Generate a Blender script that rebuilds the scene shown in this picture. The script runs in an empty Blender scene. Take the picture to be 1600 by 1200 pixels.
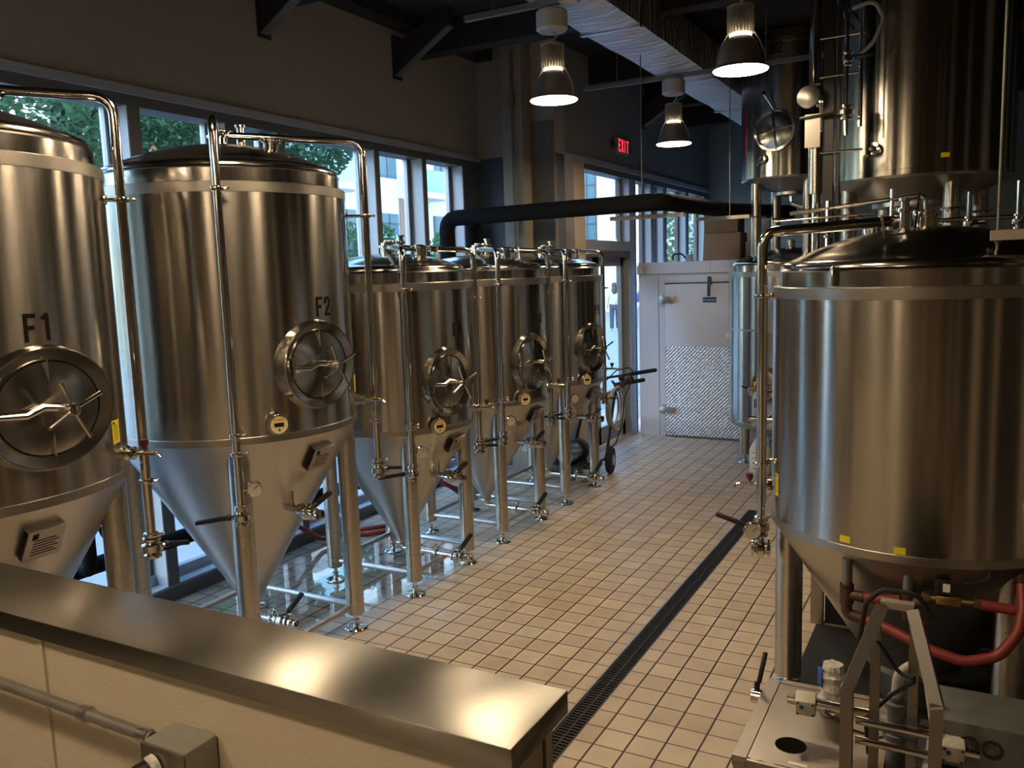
import bpy, bmesh, math, random
from mathutils import Vector, Matrix, Euler
PI = math.pi
random.seed(7)
scn = bpy.context.scene
COL = scn.collection

# ------------------------------------------------------------------ camera
CAMROWS = [[0.880228, 0.473476, -0.031924], [0.033646, -0.129369, -0.991026], [-0.473357, 0.871254, -0.129805]]
cam_d = bpy.data.cameras.new('camera'); cam = bpy.data.objects.new('camera', cam_d); COL.objects.link(cam)
r_, d_, f_ = [Vector(v) for v in CAMROWS]
m = Matrix.Identity(4)
for i in range(3):
    m[i][0] = r_[i]; m[i][1] = -d_[i]; m[i][2] = -f_[i]
m[2][3] = 2.2
cam.matrix_world = m
cam_d.sensor_width = 36; cam_d.lens = 1320 * 36 / 1600; cam_d.clip_start = .05; cam_d.clip_end = 400
scn.camera = cam

# ------------------------------------------------------------------ world, exposure
scn.view_settings.view_transform = 'Standard'; scn.view_settings.look = 'None'
scn.view_settings.gamma = 1; scn.view_settings.use_curve_mapping = False
scn.view_settings.exposure = 0.38
W = bpy.data.worlds.new('sky'); scn.world = W; W.use_nodes = True
nt = W.node_tree; nt.nodes.clear()
sky = nt.nodes.new('ShaderNodeTexSky'); sky.sky_type = 'NISHITA'; sky.sun_disc = False
sky.sun_elevation = math.radians(35); sky.sun_rotation = math.radians(200); sky.air_density = 1.0; sky.dust_density = 0.6; sky.ozone_density = 2.6
bg = nt.nodes.new('ShaderNodeBackground'); bg.inputs['Strength'].default_value = 1.45
wo = nt.nodes.new('ShaderNodeOutputWorld')
nt.links.new(sky.outputs[0], bg.inputs[0]); nt.links.new(bg.outputs[0], wo.inputs[0])
LAMP_STRENGTH = 66.0
LAMP_COLOR = (1.0, 0.75, 0.48)

# ------------------------------------------------------------------ materials
MATS = {}
def mat(name, col=(.5, .5, .5), rough=.5, metal=0., spec=.5, emit=None, estr=0., bump=None, var=None, coat=0, trans=0, alpha=None):
    """bump=(scale,strength,distance)  var=(scale, amount): colour variation by noise"""
    if name in MATS: return MATS[name]
    M = bpy.data.materials.new(name); M.use_nodes = True; MATS[name] = M
    n = M.node_tree; b = n.nodes['Principled BSDF']
    b.inputs['Base Color'].default_value = (*col, 1); b.inputs['Roughness'].default_value = rough
    b.inputs['Metallic'].default_value = metal; b.inputs['Specular IOR Level'].default_value = spec
    b.inputs['Coat Weight'].default_value = coat; b.inputs['Transmission Weight'].default_value = trans
    if emit: b.inputs['Emission Color'].default_value = (*emit, 1); b.inputs['Emission Strength'].default_value = estr
    tc = n.nodes.new('ShaderNodeTexCoord')
    if var:
        nz = n.nodes.new('ShaderNodeTexNoise'); nz.inputs['Scale'].default_value = var[0]; nz.inputs['Detail'].default_value = 5
        n.links.new(tc.outputs['Object'], nz.inputs['Vector'])
        mx = n.nodes.new('ShaderNodeMix'); mx.data_type = 'RGBA'
        a = var[1]
        mx.inputs[6].default_value = (*[c * (1 - a) for c in col], 1); mx.inputs[7].default_value = (*[min(1, c * (1 + a)) for c in col], 1)
        n.links.new(nz.outputs[0], mx.inputs[0]); n.links.new(mx.outputs[2], b.inputs['Base Color'])
    if bump:
        nz = n.nodes.new('ShaderNodeTexNoise'); nz.inputs['Scale'].default_value = bump[0]; nz.inputs['Detail'].default_value = 3
        n.links.new(tc.outputs['Object'], nz.inputs['Vector'])
        bp = n.nodes.new('ShaderNodeBump'); bp.inputs['Strength'].default_value = bump[1]; bp.inputs['Distance'].default_value = bump[2]
        n.links.new(nz.outputs[0], bp.inputs['Height']); n.links.new(bp.outputs[0], b.inputs['Normal'])
    return M

def steel(name, col, rough, aniso, grain=0.06, scale=(1, 1, 60), axis='Z', rot=.25):
    M = mat(name, col, rough, 1.0)
    n = M.node_tree; b = n.nodes['Principled BSDF']
    tc = n.nodes.new('ShaderNodeTexCoord'); mp = n.nodes.new('ShaderNodeMapping')
    mp.inputs['Scale'].default_value = scale
    nz = n.nodes.new('ShaderNodeTexNoise'); nz.inputs['Scale'].default_value = 6; nz.inputs['Detail'].default_value = 6
    n.links.new(tc.outputs['Object'], mp.inputs[0]); n.links.new(mp.outputs[0], nz.inputs['Vector'])
    mr = n.nodes.new('ShaderNodeMapRange'); mr.inputs['To Min'].default_value = max(.02, rough - grain); mr.inputs['To Max'].default_value = rough + grain
    n.links.new(nz.outputs[0], mr.inputs[0]); n.links.new(mr.outputs[0], b.inputs['Roughness'])
    if aniso:
        b.inputs['Anisotropic'].default_value = aniso; b.inputs['Anisotropic Rotation'].default_value = rot
        tg = n.nodes.new('ShaderNodeTangent'); tg.direction_type = 'RADIAL'; tg.axis = axis
        n.links.new(tg.outputs[0], b.inputs['Tangent'])
    return M

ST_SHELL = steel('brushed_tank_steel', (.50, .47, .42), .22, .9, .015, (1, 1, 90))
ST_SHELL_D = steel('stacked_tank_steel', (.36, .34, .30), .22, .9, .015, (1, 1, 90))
ST_CONE = steel('cone_steel', (.50, .475, .43), .34, .3, .05, (1, 1, 10))
ST_DOME = steel('polished_dome_steel', (.50, .475, .43), .18, 0, .04, (3, 3, 3))
ST_LEG = steel('leg_steel', (.50, .475, .43), .28, .8, .02)
ST_PIPE = steel('polished_pipe_steel', (.68, .65, .60), .12, 0, .03, (2, 2, 2))
ST_WELD = mat('weld_band_steel', (.46, .43, .385), .36, 1.0, bump=(90, .1, .002))
ST_RAIL = mat('rail_steel', (.5, .5, .5), .35, 1.0)
ST_PLATE = mat('sheet_steel', (.36, .335, .30), .36, 1.0, var=(9, .12))
BLACK = mat('black_plastic', (.012, .012, .013), .35)
RUBBER = mat('black_rubber', (.015, .015, .016), .7)
FOAM = mat('black_pipe_foam', (.007, .0075, .009), .9, spec=.15, bump=(30, .3, .01))
YELLOW = mat('yellow_sticker', (.85, .72, .03), .5)
INK = mat('black_ink', (.008, .007, .006), .6, spec=.15)
WHITEP = mat('white_plastic', (.78, .78, .74), .4)
DIAL = mat('dial_cream', (.75, .62, .32), .4)
RED = mat('red_rubber', (.25, .035, .028), .45)
WALL_UP = mat('wall_paint_taupe', (.40, .36, .31), .85, bump=(60, .08, .003), var=(1.2, .05))
WALL_DARK = mat('wall_paint_charcoal', (.10, .115, .135), .8, bump=(60, .05, .003), var=(1.0, .08))
WALL_SLATE = mat('wall_paint_slate', (.30, .295, .27), .8, bump=(60, .05, .003), var=(1.0, .06))
WALL_WARM = mat('wall_paint_beige', (.30, .25, .19), .8)
CEIL = mat('ceiling_black', (.022, .022, .022), .9, bump=(8, .3, .03))
FRAME = mat('window_aluminium', (.36, .40, .45), .45, .0, var=(4, .06))
FRAME_D = mat('frame_dark_face', (.12, .115, .11), .5)
BEIGE = mat('beige_post_paint', (.55, .47, .36), .6, var=(6, .08))
PANEL = mat('cooler_white_panel', (.60, .61, .66), .38, bump=(250, .12, .001))
FRP = mat('cream_textured_panel', (.64, .57, .45), .42, bump=(170, .55, .0025))
CARD = mat('cardboard', (.27, .19, .125), .85, var=(14, .08))
BOXW = mat('white_box_card', (.45, .45, .45), .8)

def floor_material():
    M = bpy.data.materials.new('quarry_tile_floor'); M.use_nodes = True
    n = M.node_tree; b = n.nodes['Principled BSDF']; L = n.links.new
    tc = n.nodes.new('ShaderNodeTexCoord'); sp = n.nodes.new('ShaderNodeSeparateXYZ'); L(tc.outputs['Object'], sp.inputs[0])
    def M_(op, a, bv=None, c=None):
        k = n.nodes.new('ShaderNodeMath'); k.operation = op
        for i, v in enumerate((a, bv, c)):
            if v is None: continue
            if isinstance(v, (int, float)): k.inputs[i].default_value = v
            else: L(v, k.inputs[i])
        return k.outputs[0]
    P = .1524
    # slight unevenness of grout lines
    wob = n.nodes.new('ShaderNodeTexNoise'); wob.inputs['Scale'].default_value = 2.5; L(tc.outputs['Object'], wob.inputs['Vector'])
    w = M_('MULTIPLY', M_('SUBTRACT', wob.outputs[0], .5), .008)
    gx = M_('DIVIDE', M_('ADD', M_('ADD', sp.outputs[0], 1.18 + P * 40), w), P)
    gy = M_('DIVIDE', M_('ADD', M_('ADD', sp.outputs[1], -3.568 + P * 80), w), P)
    fx = M_('ABSOLUTE', M_('SUBTRACT', M_('FRACT', gx), .5)); fy = M_('ABSOLUTE', M_('SUBTRACT', M_('FRACT', gy), .5))
    mxx = M_('MAXIMUM', M_('ADD', fx, .009), fy)
    grout = M_('GREATER_THAN', mxx, .5 - .022)
    cell = n.nodes.new('ShaderNodeCombineXYZ'); L(M_('FLOOR', gx), cell.inputs[0]); L(M_('FLOOR', gy), cell.inputs[1])
    wn = n.nodes.new('ShaderNodeTexWhiteNoise'); L(cell.outputs[0], wn.inputs[0])
    ramp = n.nodes.new('ShaderNodeValToRGB'); e = ramp.color_ramp.elements
    e[0].color = (.60, .495, .365, 1); e[1].color = (.72, .61, .46, 1); L(wn.outputs[0], ramp.inputs[0])
    nz = n.nodes.new('ShaderNodeTexNoise'); nz.inputs['Scale'].default_value = 5; nz.inputs['Detail'].default_value = 6; L(tc.outputs['Object'], nz.inputs['Vector'])
    mul = n.nodes.new('ShaderNodeMix'); mul.data_type = 'RGBA'; mul.blend_type = 'MULTIPLY'; mul.inputs[0].default_value = .35
    L(ramp.outputs[0], mul.inputs[6]); L(nz.outputs[0], mul.inputs[7])
    # wet area by the window wall
    nz2 = n.nodes.new('ShaderNodeTexNoise'); nz2.inputs['Scale'].default_value = 1.6; nz2.inputs['Detail'].default_value = 4; L(tc.outputs['Object'], nz2.inputs['Vector'])
    edge = M_('ADD', sp.outputs[0], M_('MULTIPLY', M_('SUBTRACT', nz2.outputs[0], .5), .9))
    mr = n.nodes.new('ShaderNodeMapRange'); mr.inputs['From Min'].default_value = -3.42; mr.inputs['From Max'].default_value = -3.62; L(edge, mr.inputs[0])
    ylim = n.nodes.new('ShaderNodeMapRange'); ylim.inputs['From Min'].default_value = 6.3; ylim.inputs['From Max'].default_value = 5.5; L(M_('ADD', sp.outputs[1], M_('MULTIPLY', nz2.outputs[0], .5)), ylim.inputs[0])
    wet = M_('MULTIPLY', mr.outputs[0], ylim.outputs[0])
    dark = n.nodes.new('ShaderNodeMix'); dark.data_type = 'RGBA'; L(mul.outputs[2], dark.inputs[6])
    dk = n.nodes.new('ShaderNodeMix'); dk.data_type = 'RGBA'; dk.blend_type = 'MULTIPLY'; dk.inputs[0].default_value = 1; L(mul.outputs[2], dk.inputs[6]); dk.inputs[7].default_value = (.55, .55, .55, 1)
    L(dk.outputs[2], dark.inputs[7]); L(wet, dark.inputs[0])
    g = n.nodes.new('ShaderNodeMix'); g.data_type = 'RGBA'; L(grout, g.inputs[0]); L(dark.outputs[2], g.inputs[6]); g.inputs[7].default_value = (.022, .014, .010, 1)
    L(g.outputs[2], b.inputs['Base Color'])
    rr = n.nodes.new('ShaderNodeMapRange'); rr.inputs['To Min'].default_value = .38; rr.inputs['To Max'].default_value = .56; L(nz.outputs[0], rr.inputs[0])
    rm = n.nodes.new('ShaderNodeMix'); rm.data_type = 'FLOAT'; L(wet, rm.inputs[0]); L(rr.outputs[0], rm.inputs[2]); rm.inputs[3].default_value = .03
    L(rm.outputs[0], b.inputs['Roughness'])
    L(wet, b.inputs['Coat Weight']); b.inputs['Coat Roughness'].default_value = .02; b.inputs['Coat IOR'].default_value = 1.6
    hgt = M_('MULTIPLY', M_('SUBTRACT', 1, grout), M_('SUBTRACT', 1, M_('MULTIPLY', wet, .85)))
    bp = n.nodes.new('ShaderNodeBump'); bp.inputs['Strength'].default_value = .5; bp.inputs['Distance'].default_value = .003; L(hgt, bp.inputs['Height']); L(bp.outputs[0], b.inputs['Normal'])
    return M
FLOOR_M = floor_material()

def glass_material():
    M = bpy.data.materials.new('window_glass'); M.use_nodes = True; n = M.node_tree; n.nodes.clear()
    t = n.nodes.new('ShaderNodeBsdfTransparent'); t.inputs[0].default_value = (.88, .95, .97, 1)
    g = n.nodes.new('ShaderNodeBsdfGlossy'); g.inputs['Roughness'].default_value = .01
    f = n.nodes.new('ShaderNodeFresnel'); ge = n.nodes.new('ShaderNodeNewGeometry'); io = n.nodes.new('ShaderNodeMapRange')
    io.inputs['To Min'].default_value = 1.45; io.inputs['To Max'].default_value = 1 / 1.45   # same index on both faces of the pane
    n.links.new(ge.outputs['Backfacing'], io.inputs[0]); n.links.new(io.outputs[0], f.inputs[0])
    x = n.nodes.new('ShaderNodeMixShader'); o = n.nodes.new('ShaderNodeOutputMaterial')
    n.links.new(f.outputs[0], x.inputs[0]); n.links.new(t.outputs[0], x.inputs[1]); n.links.new(g.outputs[0], x.inputs[2]); n.links.new(x.outputs[0], o.inputs[0])
    return M
GLASS = glass_material()

def foil_material():
    M = mat('foil_duct_wrap', (.72, .72, .74), .28, 1.0)
    n = M.node_tree; b = n.nodes['Principled BSDF']
    tc = n.nodes.new('ShaderNodeTexCoord'); mp = n.nodes.new('ShaderNodeMapping'); mp.inputs['Scale'].default_value = (1.2, 9, 1.2); mp.inputs['Rotation'].default_value = (0, 0, .25)
    nz = n.nodes.new('ShaderNodeTexNoise'); nz.inputs['Scale'].default_value = 2.2; nz.inputs['Detail'].default_value = 8; nz.inputs['Distortion'].default_value = .8
    bp = n.nodes.new('ShaderNodeBump'); bp.inputs['Strength'].default_value = 1.0; bp.inputs['Distance'].default_value = .16
    n.links.new(tc.outputs['Object'], mp.inputs[0]); n.links.new(mp.outputs[0], nz.inputs['Vector']); n.links.new(nz.outputs[0], bp.inputs['Height']); n.links.new(bp.outputs[0], b.inputs['Normal'])
    return M
FOIL = foil_material()

def diamond_material():
    M = mat('diamond_tread_plate', (.62, .62, .65), .36, .6)
    n = M.node_tree; b = n.nodes['Principled BSDF']
    tc = n.nodes.new('ShaderNodeTexCoord'); mp = n.nodes.new('ShaderNodeMapping'); mp.inputs['Rotation'].default_value = (0, PI / 4, 0); mp.inputs['Scale'].default_value = (30, 30, 30)
    ck = n.nodes.new('ShaderNodeTexVoronoi'); ck.inputs['Scale'].default_value = 1.0; ck.inputs['Randomness'].default_value = 0
    bp = n.nodes.new('ShaderNodeBump'); bp.inputs['Strength'].default_value = .8; bp.inputs['Distance'].default_value = .03; bp.invert = True
    n.links.new(tc.outputs['Object'], mp.inputs[0]); n.links.new(mp.outputs[0], ck.inputs['Vector']); n.links.new(ck.outputs['Distance'], bp.inputs['Height']); n.links.new(bp.outputs[0], b.inputs['Normal'])
    return M
TREAD = diamond_material()

# ------------------------------------------------------------------ object helpers
def tag(o, label=None, cat=None, group=None, kind=None):
    if label: o['label'] = label
    if cat: o['category'] = cat
    if group: o['group'] = group
    if kind: o['kind'] = kind
    return o

def empty(name, loc, label, cat, group=None, rz=0):
    o = bpy.data.objects.new(name, None); COL.objects.link(o); o.location = loc; o.rotation_euler = (0, 0, rz)
    o.empty_display_size = .05
    return tag(o, label, cat, group)

def frames(pts):
    T = []
    for i in range(len(pts)):
        a = pts[max(0, i - 1)]; b = pts[min(len(pts) - 1, i + 1)]
        t = (b - a); T.append(t.normalized() if t.length > 1e-9 else Vector((0, 0, 1)))
    up = Vector((0, 0, 1)) if abs(T[0].z) < .9 else Vector((1, 0, 0))
    n = (up - T[0] * up.dot(T[0])).normalized(); N = [n]
    for i in range(1, len(pts)):
        n = N[-1] - T[i] * N[-1].dot(T[i])
        if n.length < 1e-6: n = T[i].orthogonal()
        N.append(n.normalized())
    return T, N

def fillet(pts, rad, k=6):
    pts = [Vector(p) for p in pts]; out = [pts[0]]
    for i in range(1, len(pts) - 1):
        a, b, c = pts[i - 1], pts[i], pts[i + 1]
        u = (a - b); v = (c - b); lu, lv = u.length, v.length
        if lu < 1e-6 or lv < 1e-6: continue
        u /= lu; v /= lv; ang = u.angle(v)
        if ang > PI - .02: out.append(b); continue
        d = min(rad / math.tan(ang / 2), lu * .48, lv * .48)
        p0 = b + u * d; p2 = b + v * d
        for j in range(k + 1):
            t = j / k; out.append(p0 * (1 - t) ** 2 + b * 2 * t * (1 - t) + p2 * t * t)
    out.append(pts[-1]); return out

class MB:
    def __init__(s): s.b = bmesh.new()
    def _face(s, vs, mi=0):
        try:
            f = s.b.faces.new(vs); f.material_index = mi; return f
        except ValueError: return None
    def box(s, c, size, rot=None, mi=0, bev=0):
        hx, hy, hz = [v / 2 for v in size]; c = Vector(c)
        R = rot.to_matrix() if isinstance(rot, Euler) else (rot or Matrix.Identity(3))
        vs = [s.b.verts.new(c + R @ Vector((x * hx, y * hy, z * hz))) for x in (-1, 1) for y in (-1, 1) for z in (-1, 1)]
        fs = [s._face([vs[i] for i in q], mi) for q in ((0, 1, 3, 2), (4, 6, 7, 5), (0, 4, 5, 1), (2, 3, 7, 6), (0, 2, 6, 4), (1, 5, 7, 3))]
        if bev:
            es = list({e for f in fs for e in f.edges})
            bmesh.ops.bevel(s.b, geom=es, offset=bev, segments=2, affect='EDGES', profile=.5)
        return s
    def bb(s, x0, x1, y0, y1, z0, z1, mi=0, bev=0):
        return s.box(((x0 + x1) / 2, (y0 + y1) / 2, (z0 + z1) / 2), (abs(x1 - x0), abs(y1 - y0), abs(z1 - z0)), None, mi, bev)
    def tube(s, pts, r, seg=14, rad=0, caps=True, mi=0, k=6):
        pts = fillet(pts, rad, k) if rad else [Vector(p) for p in pts]
        rs = r if isinstance(r, (list, tuple)) else [r] * len(pts)
        T, N = frames(pts); rings = []
        for p, t, n, rr in zip(pts, T, N, rs):
            bt = t.cross(n)
            rings.append([s.b.verts.new(p + (n * math.cos(2 * PI * i / seg) + bt * math.sin(2 * PI * i / seg)) * rr) for i in range(seg)])
        for a, b in zip(rings, rings[1:]):
            for i in range(seg): s._face((a[i], a[(i + 1) % seg], b[(i + 1) % seg], b[i]), mi)
        if caps:
            s._face(rings[0][::-1], mi); s._face(rings[-1], mi)
        return s
    def cyl(s, a, b, r, r2=None, seg=20, mi=0):
        return s.tube([a, b], [r, r if r2 is None else r2], seg, mi=mi)
    def sqtube(s, pts, w, mi=0):
        pts = [Vector(p) for p in pts]
        for a, b in zip(pts, pts[1:]):
            d = b - a; dz = d.normalized(); dy = Vector((0, 1, 0)) - dz * dz.y
            dy = dy.normalized() if dy.length > .1 else Vector((1, 0, 0)); q = Matrix((dy.cross(dz), dy, dz)).transposed(); s.box((a + b) / 2, (w, w, d.length + w * .6), q, mi)
        return s
    def lathe(s, prof, c=(0, 0, 0), seg=64, axis=None, a0=0, a1=2 * PI, mi=0, cap0=False, cap1=False):
        c = Vector(c); R = (Vector(axis).normalized().to_track_quat('Z', 'Y').to_matrix() if axis is not None else Matrix.Identity(3))
        full = abs(a1 - a0 - 2 * PI) < 1e-6; n = seg if full else seg + 1; rings = []
        for r, z in prof:
            if r < 1e-6: rings.append([s.b.verts.new(c + R @ Vector((0, 0, z)))]); continue
            rings.append([s.b.verts.new(c + R @ Vector((r * math.cos(a0 + (a1 - a0) * i / seg), r * math.sin(a0 + (a1 - a0) * i / seg), z))) for i in range(n)])
        for a, b in zip(rings, rings[1:]):
            for i in range(seg):
                j = (i + 1) % n
                if len(a) == 1 and len(b) == 1: continue
                if len(a) == 1: s._face((a[0], b[j], b[i]), mi)
                elif len(b) == 1: s._face((a[i], a[j], b[0]), mi)
                else: s._face((a[i], a[j], b[j], b[i]), mi)
        if cap0 and len(rings[0]) > 2: s._face(rings[0][::-1], mi)
        if cap1 and len(rings[-1]) > 2: s._face(rings[-1], mi)
        return s
    def sphere(s, c, r, sc=(1, 1, 1), seg=16, mi=0):
        prof = [(r * math.sin(PI * i / 10), -r * math.cos(PI * i / 10)) for i in range(11)]
        n0 = len(s.b.verts); s.lathe(prof, (0, 0, 0), seg, mi=mi); s.b.verts.ensure_lookup_table()
        for v in s.b.verts[n0:]: v.co = Vector((v.co.x * sc[0], v.co.y * sc[1], v.co.z * sc[2])) + Vector(c)
        return s
    def loft(s, rings, mi=0, cap0=False, cap1=False, closed=True):
        R = [[s.b.verts.new(Vector(p)) for p in r] for r in rings]
        for a, b in zip(R, R[1:]):
            n = len(a)
            for i in range(n if closed else n - 1): s._face((a[i], a[(i + 1) % n], b[(i + 1) % n], b[i]), mi)
        if cap0: s._face(R[0][::-1], mi)
        if cap1: s._face(R[-1], mi)
        return s
    def quad(s, pts, mi=0):
        s._face([s.b.verts.new(Vector(p)) for p in pts], mi); return s
    def prism(s, poly, v, mi=0):
        v = Vector(v); a = [s.b.verts.new(Vector(p)) for p in poly]; b = [s.b.verts.new(Vector(p) + v) for p in poly]
        s._face(a[::-1], mi); s._face(b, mi); n = len(a)
        for i in range(n): s._face((a[i], a[(i + 1) % n], b[(i + 1) % n], b[i]), mi)
        return s
    def build(s, name, m, parent=None, smooth=True, loc=None, **tg):
        me = bpy.data.meshes.new(name)
        bmesh.ops.recalc_face_normals(s.b, faces=s.b.faces)
        if smooth:
            for f in s.b.faces: f.smooth = True
            for e in s.b.edges:
                if len(e.link_faces) == 2 and e.calc_face_angle(0) > math.radians(32): e.smooth = False
        s.b.to_mesh(me); s.b.free()
        for mm in (m if isinstance(m, (list, tuple)) else [m]): me.materials.append(mm)
        o = bpy.data.objects.new(name, me); COL.objects.link(o)
        if parent: o.parent = parent
        if loc: o.location = loc
        if tg: tag(o, tg.get('label'), tg.get('cat'), tg.get('group'), tg.get('kind'))
        return o

def struct(name, mb, m, smooth=False, parent=None):
    o = mb.build(name, m, parent, smooth)
    if parent is None: o['kind'] = 'structure'
    return o

def text_obj(name, txt, size, m, parent, place, xs=1.0, ext=.001, align='CENTER', off=0.0):
    """place(x, y, z) -> Vector : maps flat lettering to its surface"""
    cu = bpy.data.curves.new(name, 'FONT'); cu.body = txt; cu.size = size; cu.extrude = ext; cu.align_x = align; cu.align_y = 'CENTER'; cu.offset = 0
    t = bpy.data.objects.new(name, cu); COL.objects.link(t)
    dg = bpy.context.evaluated_depsgraph_get(); me = bpy.data.meshes.new_from_object(t.evaluated_get(dg))
    COL.objects.unlink(t); bpy.data.objects.remove(t)
    me.name = name
    for v in me.vertices: v.co = place(v.co.x * xs, v.co.y, v.co.z)
    me.materials.clear(); me.materials.append(m)
    o = bpy.data.objects.new(name, me); COL.objects.link(o)
    if parent: o.parent = parent
    return o

def copy_tree(o, parent=None):
    c = o.copy(); COL.objects.link(c); c.parent = parent
    for ch in [x for x in bpy.data.objects if x.parent == o]:
        copy_tree(ch, c)
    return c

def pol(a, r, z):   # a in degrees
    return Vector((r * math.cos(math.radians(a)), r * math.sin(math.radians(a)), z))

# ------------------------------------------------------------------ room shell
CZ = 4.62
XL, XD, YE, YC = -4.87, -3.93, 14.4, 8.35
XR, YB = 2.6, -4.5
# floor with the trench cut out
fl = MB()
DX0, DX1, DY0, DY1 = -1.705, -1.578, 0.6, 7.58
for (x0, x1, y0, y1) in ((XL - .2, DX0, YB, YE), (DX1, XR, YB, YE), (DX0, DX1, YB, DY0), (DX0, DX1, DY1, YE)):
    fl.bb(x0, x1, y0, y1, -.1, 0)
struct('floor', fl, FLOOR_M)
c = MB().bb(XL - .3, XR + .2, YB - .2, YE + .2, CZ, CZ + .2)
for y in (1.0, 2.9, 5.25, 7.2, 9.4, 11.3, 13.0):
    c.bb(XL, XR, y - .09, y + .09, CZ - .3, CZ)
c.bb(XL + .02, XL + .22, YB, YC, CZ - .12, CZ)
struct('ceiling', c, CEIL)
# left (window) wall above the header and its plinth
HZ = 3.49
w = MB().bb(XL - .22, XL, YB, YC + .1, HZ, CZ)
struct('wall_left', w, WALL_UP)
w = MB().bb(XL - .2, XD, YC, YC + .25, HZ - .02, CZ)
struct('wall_return_upper', w, WALL_UP)
w = MB().bb(XL - .2, XD - .02, YC + .03, YC + .28, 0, HZ - .02)
struct('wall_return_lower', w, WALL_DARK)
w = MB().bb(-4.2, XD - .005, YC - .02, YC + .06, 0, HZ + .3)
struct('wall_return_block', w, mat('block_grey_paint', (.17, .165, .155), .8, bump=(40, .1, .004)))
w = MB().bb(XD - .2, XD, YC + .25, YE, HZ, CZ)
struct('wall_door_side', w, mat('wall_paint_grey', (.27, .27, .265), .85, var=(1, .06)))
w = MB().bb(XD - .2, XR, YE, YE + .2, 0, CZ)
struct('wall_end', w, WALL_SLATE)
w = MB().bb(XR, XR + .2, YB, YE, 0, CZ)
struct('wall_right', w, mat('wall_paint_dark_right', (.05, .05, .05), .85))
w = MB().bb(XL - .2, XR + .2, YB - .2, YB, 0, CZ)
struct('wall_back', w, WALL_WARM)

# unseen pilasters added opposite the windows and behind the camera, streaking the steel reflections
pk = 1; PILM = mat('reflect_pilaster_paint', (.62, .52, .40), .7)
for (y, w) in ((-3.4, .5), (-1.6, .25), (.4, .6), (1.9, .2), (3.2, .35), (5.0, .2), (6.2, .5), (8.3, .25), (9.7, .4), (12.0, .3)):
    struct('wall_reflect_pilaster_%d' % pk, MB().bb(XR - .14, XR, y, y + w, 0, CZ), PILM); pk += 1
for (x, w) in ((-4.4, .5), (-2.9, .25), (-1.6, .4), (.2, .25), (1.4, .5)):
    struct('wall_reflect_pilaster_%d' % pk, MB().bb(x, x + w, YB, YB + .14, 0, CZ), PILM); pk += 1

# window header, sill, mullions and panes on the left wall
GX = XL - .17        # glass plane
hd = MB().bb(XL - .2, XL + .03, YB, YC, HZ - .055, HZ); struct('trim_1', hd, mat('header_sill_paint', (.42, .44, .47), .6))
hd = MB().bb(GX - .03, XL, YB, YC, HZ - .125, HZ - .055); struct('trim_2', hd, FRAME_D)
hd = MB().bb(GX - .03, XL - .0, YB, YC, 0, .10)
hd.bb(GX - .03, GX + .05, YB, YC, .10, .17); struct('trim_3', hd, FRAME)
hd = MB().bb(XL - .02, XL + .012, YB, YC, 0, .085); struct('baseboard_left', hd, FRAME_D)
MULL = [(-4.5, 1.4), (2.75, 2.85), (3.83, 3.93), (4.66, 4.76), (5.2, 5.28), (6.44, 6.52), (7.22, 7.30), (7.99, 8.35)]
ti = 4; prev = YB; wi = 1
for (a, b) in MULL:
    mm = MB().bb(GX - .04, XL + .0, a, b, 0.1, HZ - .12, 0)
    mm.bb(XL - .0, XL + .006, a + .004, b - .004, .1, HZ - .12, 1)
    mm.bb(GX - .02, GX + .03, a - .035, a, .17, HZ - .125, 1); mm.bb(GX - .02, GX + .03, a - .062, a - .045, .17, HZ - .125, 0)
    struct('trim_%d' % ti, mm, [FRAME, FRAME_D]); ti += 1
    if a - prev > .2:
        g = MB().bb(GX - .006, GX, prev, a, .15, HZ - .12); struct('window_%d' % wi, g, GLASS); wi += 1
    prev = b

# door wall (X = XD)
b_ = MB().bb(XD - .18, XD + .012, YC + .45, 9.1, 0, HZ); struct('trim_%d' % ti, b_, BEIGE); ti += 1
b_ = MB().bb(XD - .2, XD + .03, 9.1, YE, HZ - .06, HZ); struct('trim_%d' % ti, b_, mat('header_sill_paint')); ti += 1
b_ = MB().bb(XD - .17, XD, 9.1, YE, HZ - .13, HZ - .06); struct('trim_%d' % ti, b_, FRAME_D); ti += 1
GD = XD - .14
for (a, b) in ((10.58, 10.80), (11.42, 11.54), (11.95, 12.1), (13.05, 13.2), (14.1, 14.4)):
    mm = MB().bb(GD - .04, XD, a, b, 0, HZ - .13); mm.bb(XD, XD + .006, b - .03, b, 0, HZ - .13, 1)
    mm.bb(GD - .02, GD + .03, a - .05, a, 0, HZ - .13, 1)
    struct('trim_%d' % ti, mm, [FRAME, FRAME_D]); ti += 1
for (a, b, z0) in ((9.1, 10.58, 2.55), (10.80, 11.42, .1), (11.54, 11.95, .1), (12.1, 13.05, .1), (13.2, 14.1, .1)):
    struct('window_%d' % wi, MB().bb(GD - .006, GD, a, b, z0, HZ - .13), GLASS); wi += 1
struct('trim_%d' % ti, MB().bb(GD - .03, XD, 9.1, 10.58, 2.44, 2.56), FRAME); ti += 1
struct('trim_%d' % ti, MB().bb(GD - .03, XD, 9.1, 10.58, 2.36, 2.44), FRAME_D); ti += 1
STILE = mat('door_stile_metal', (.30, .29, .28), .4, .3)
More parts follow.
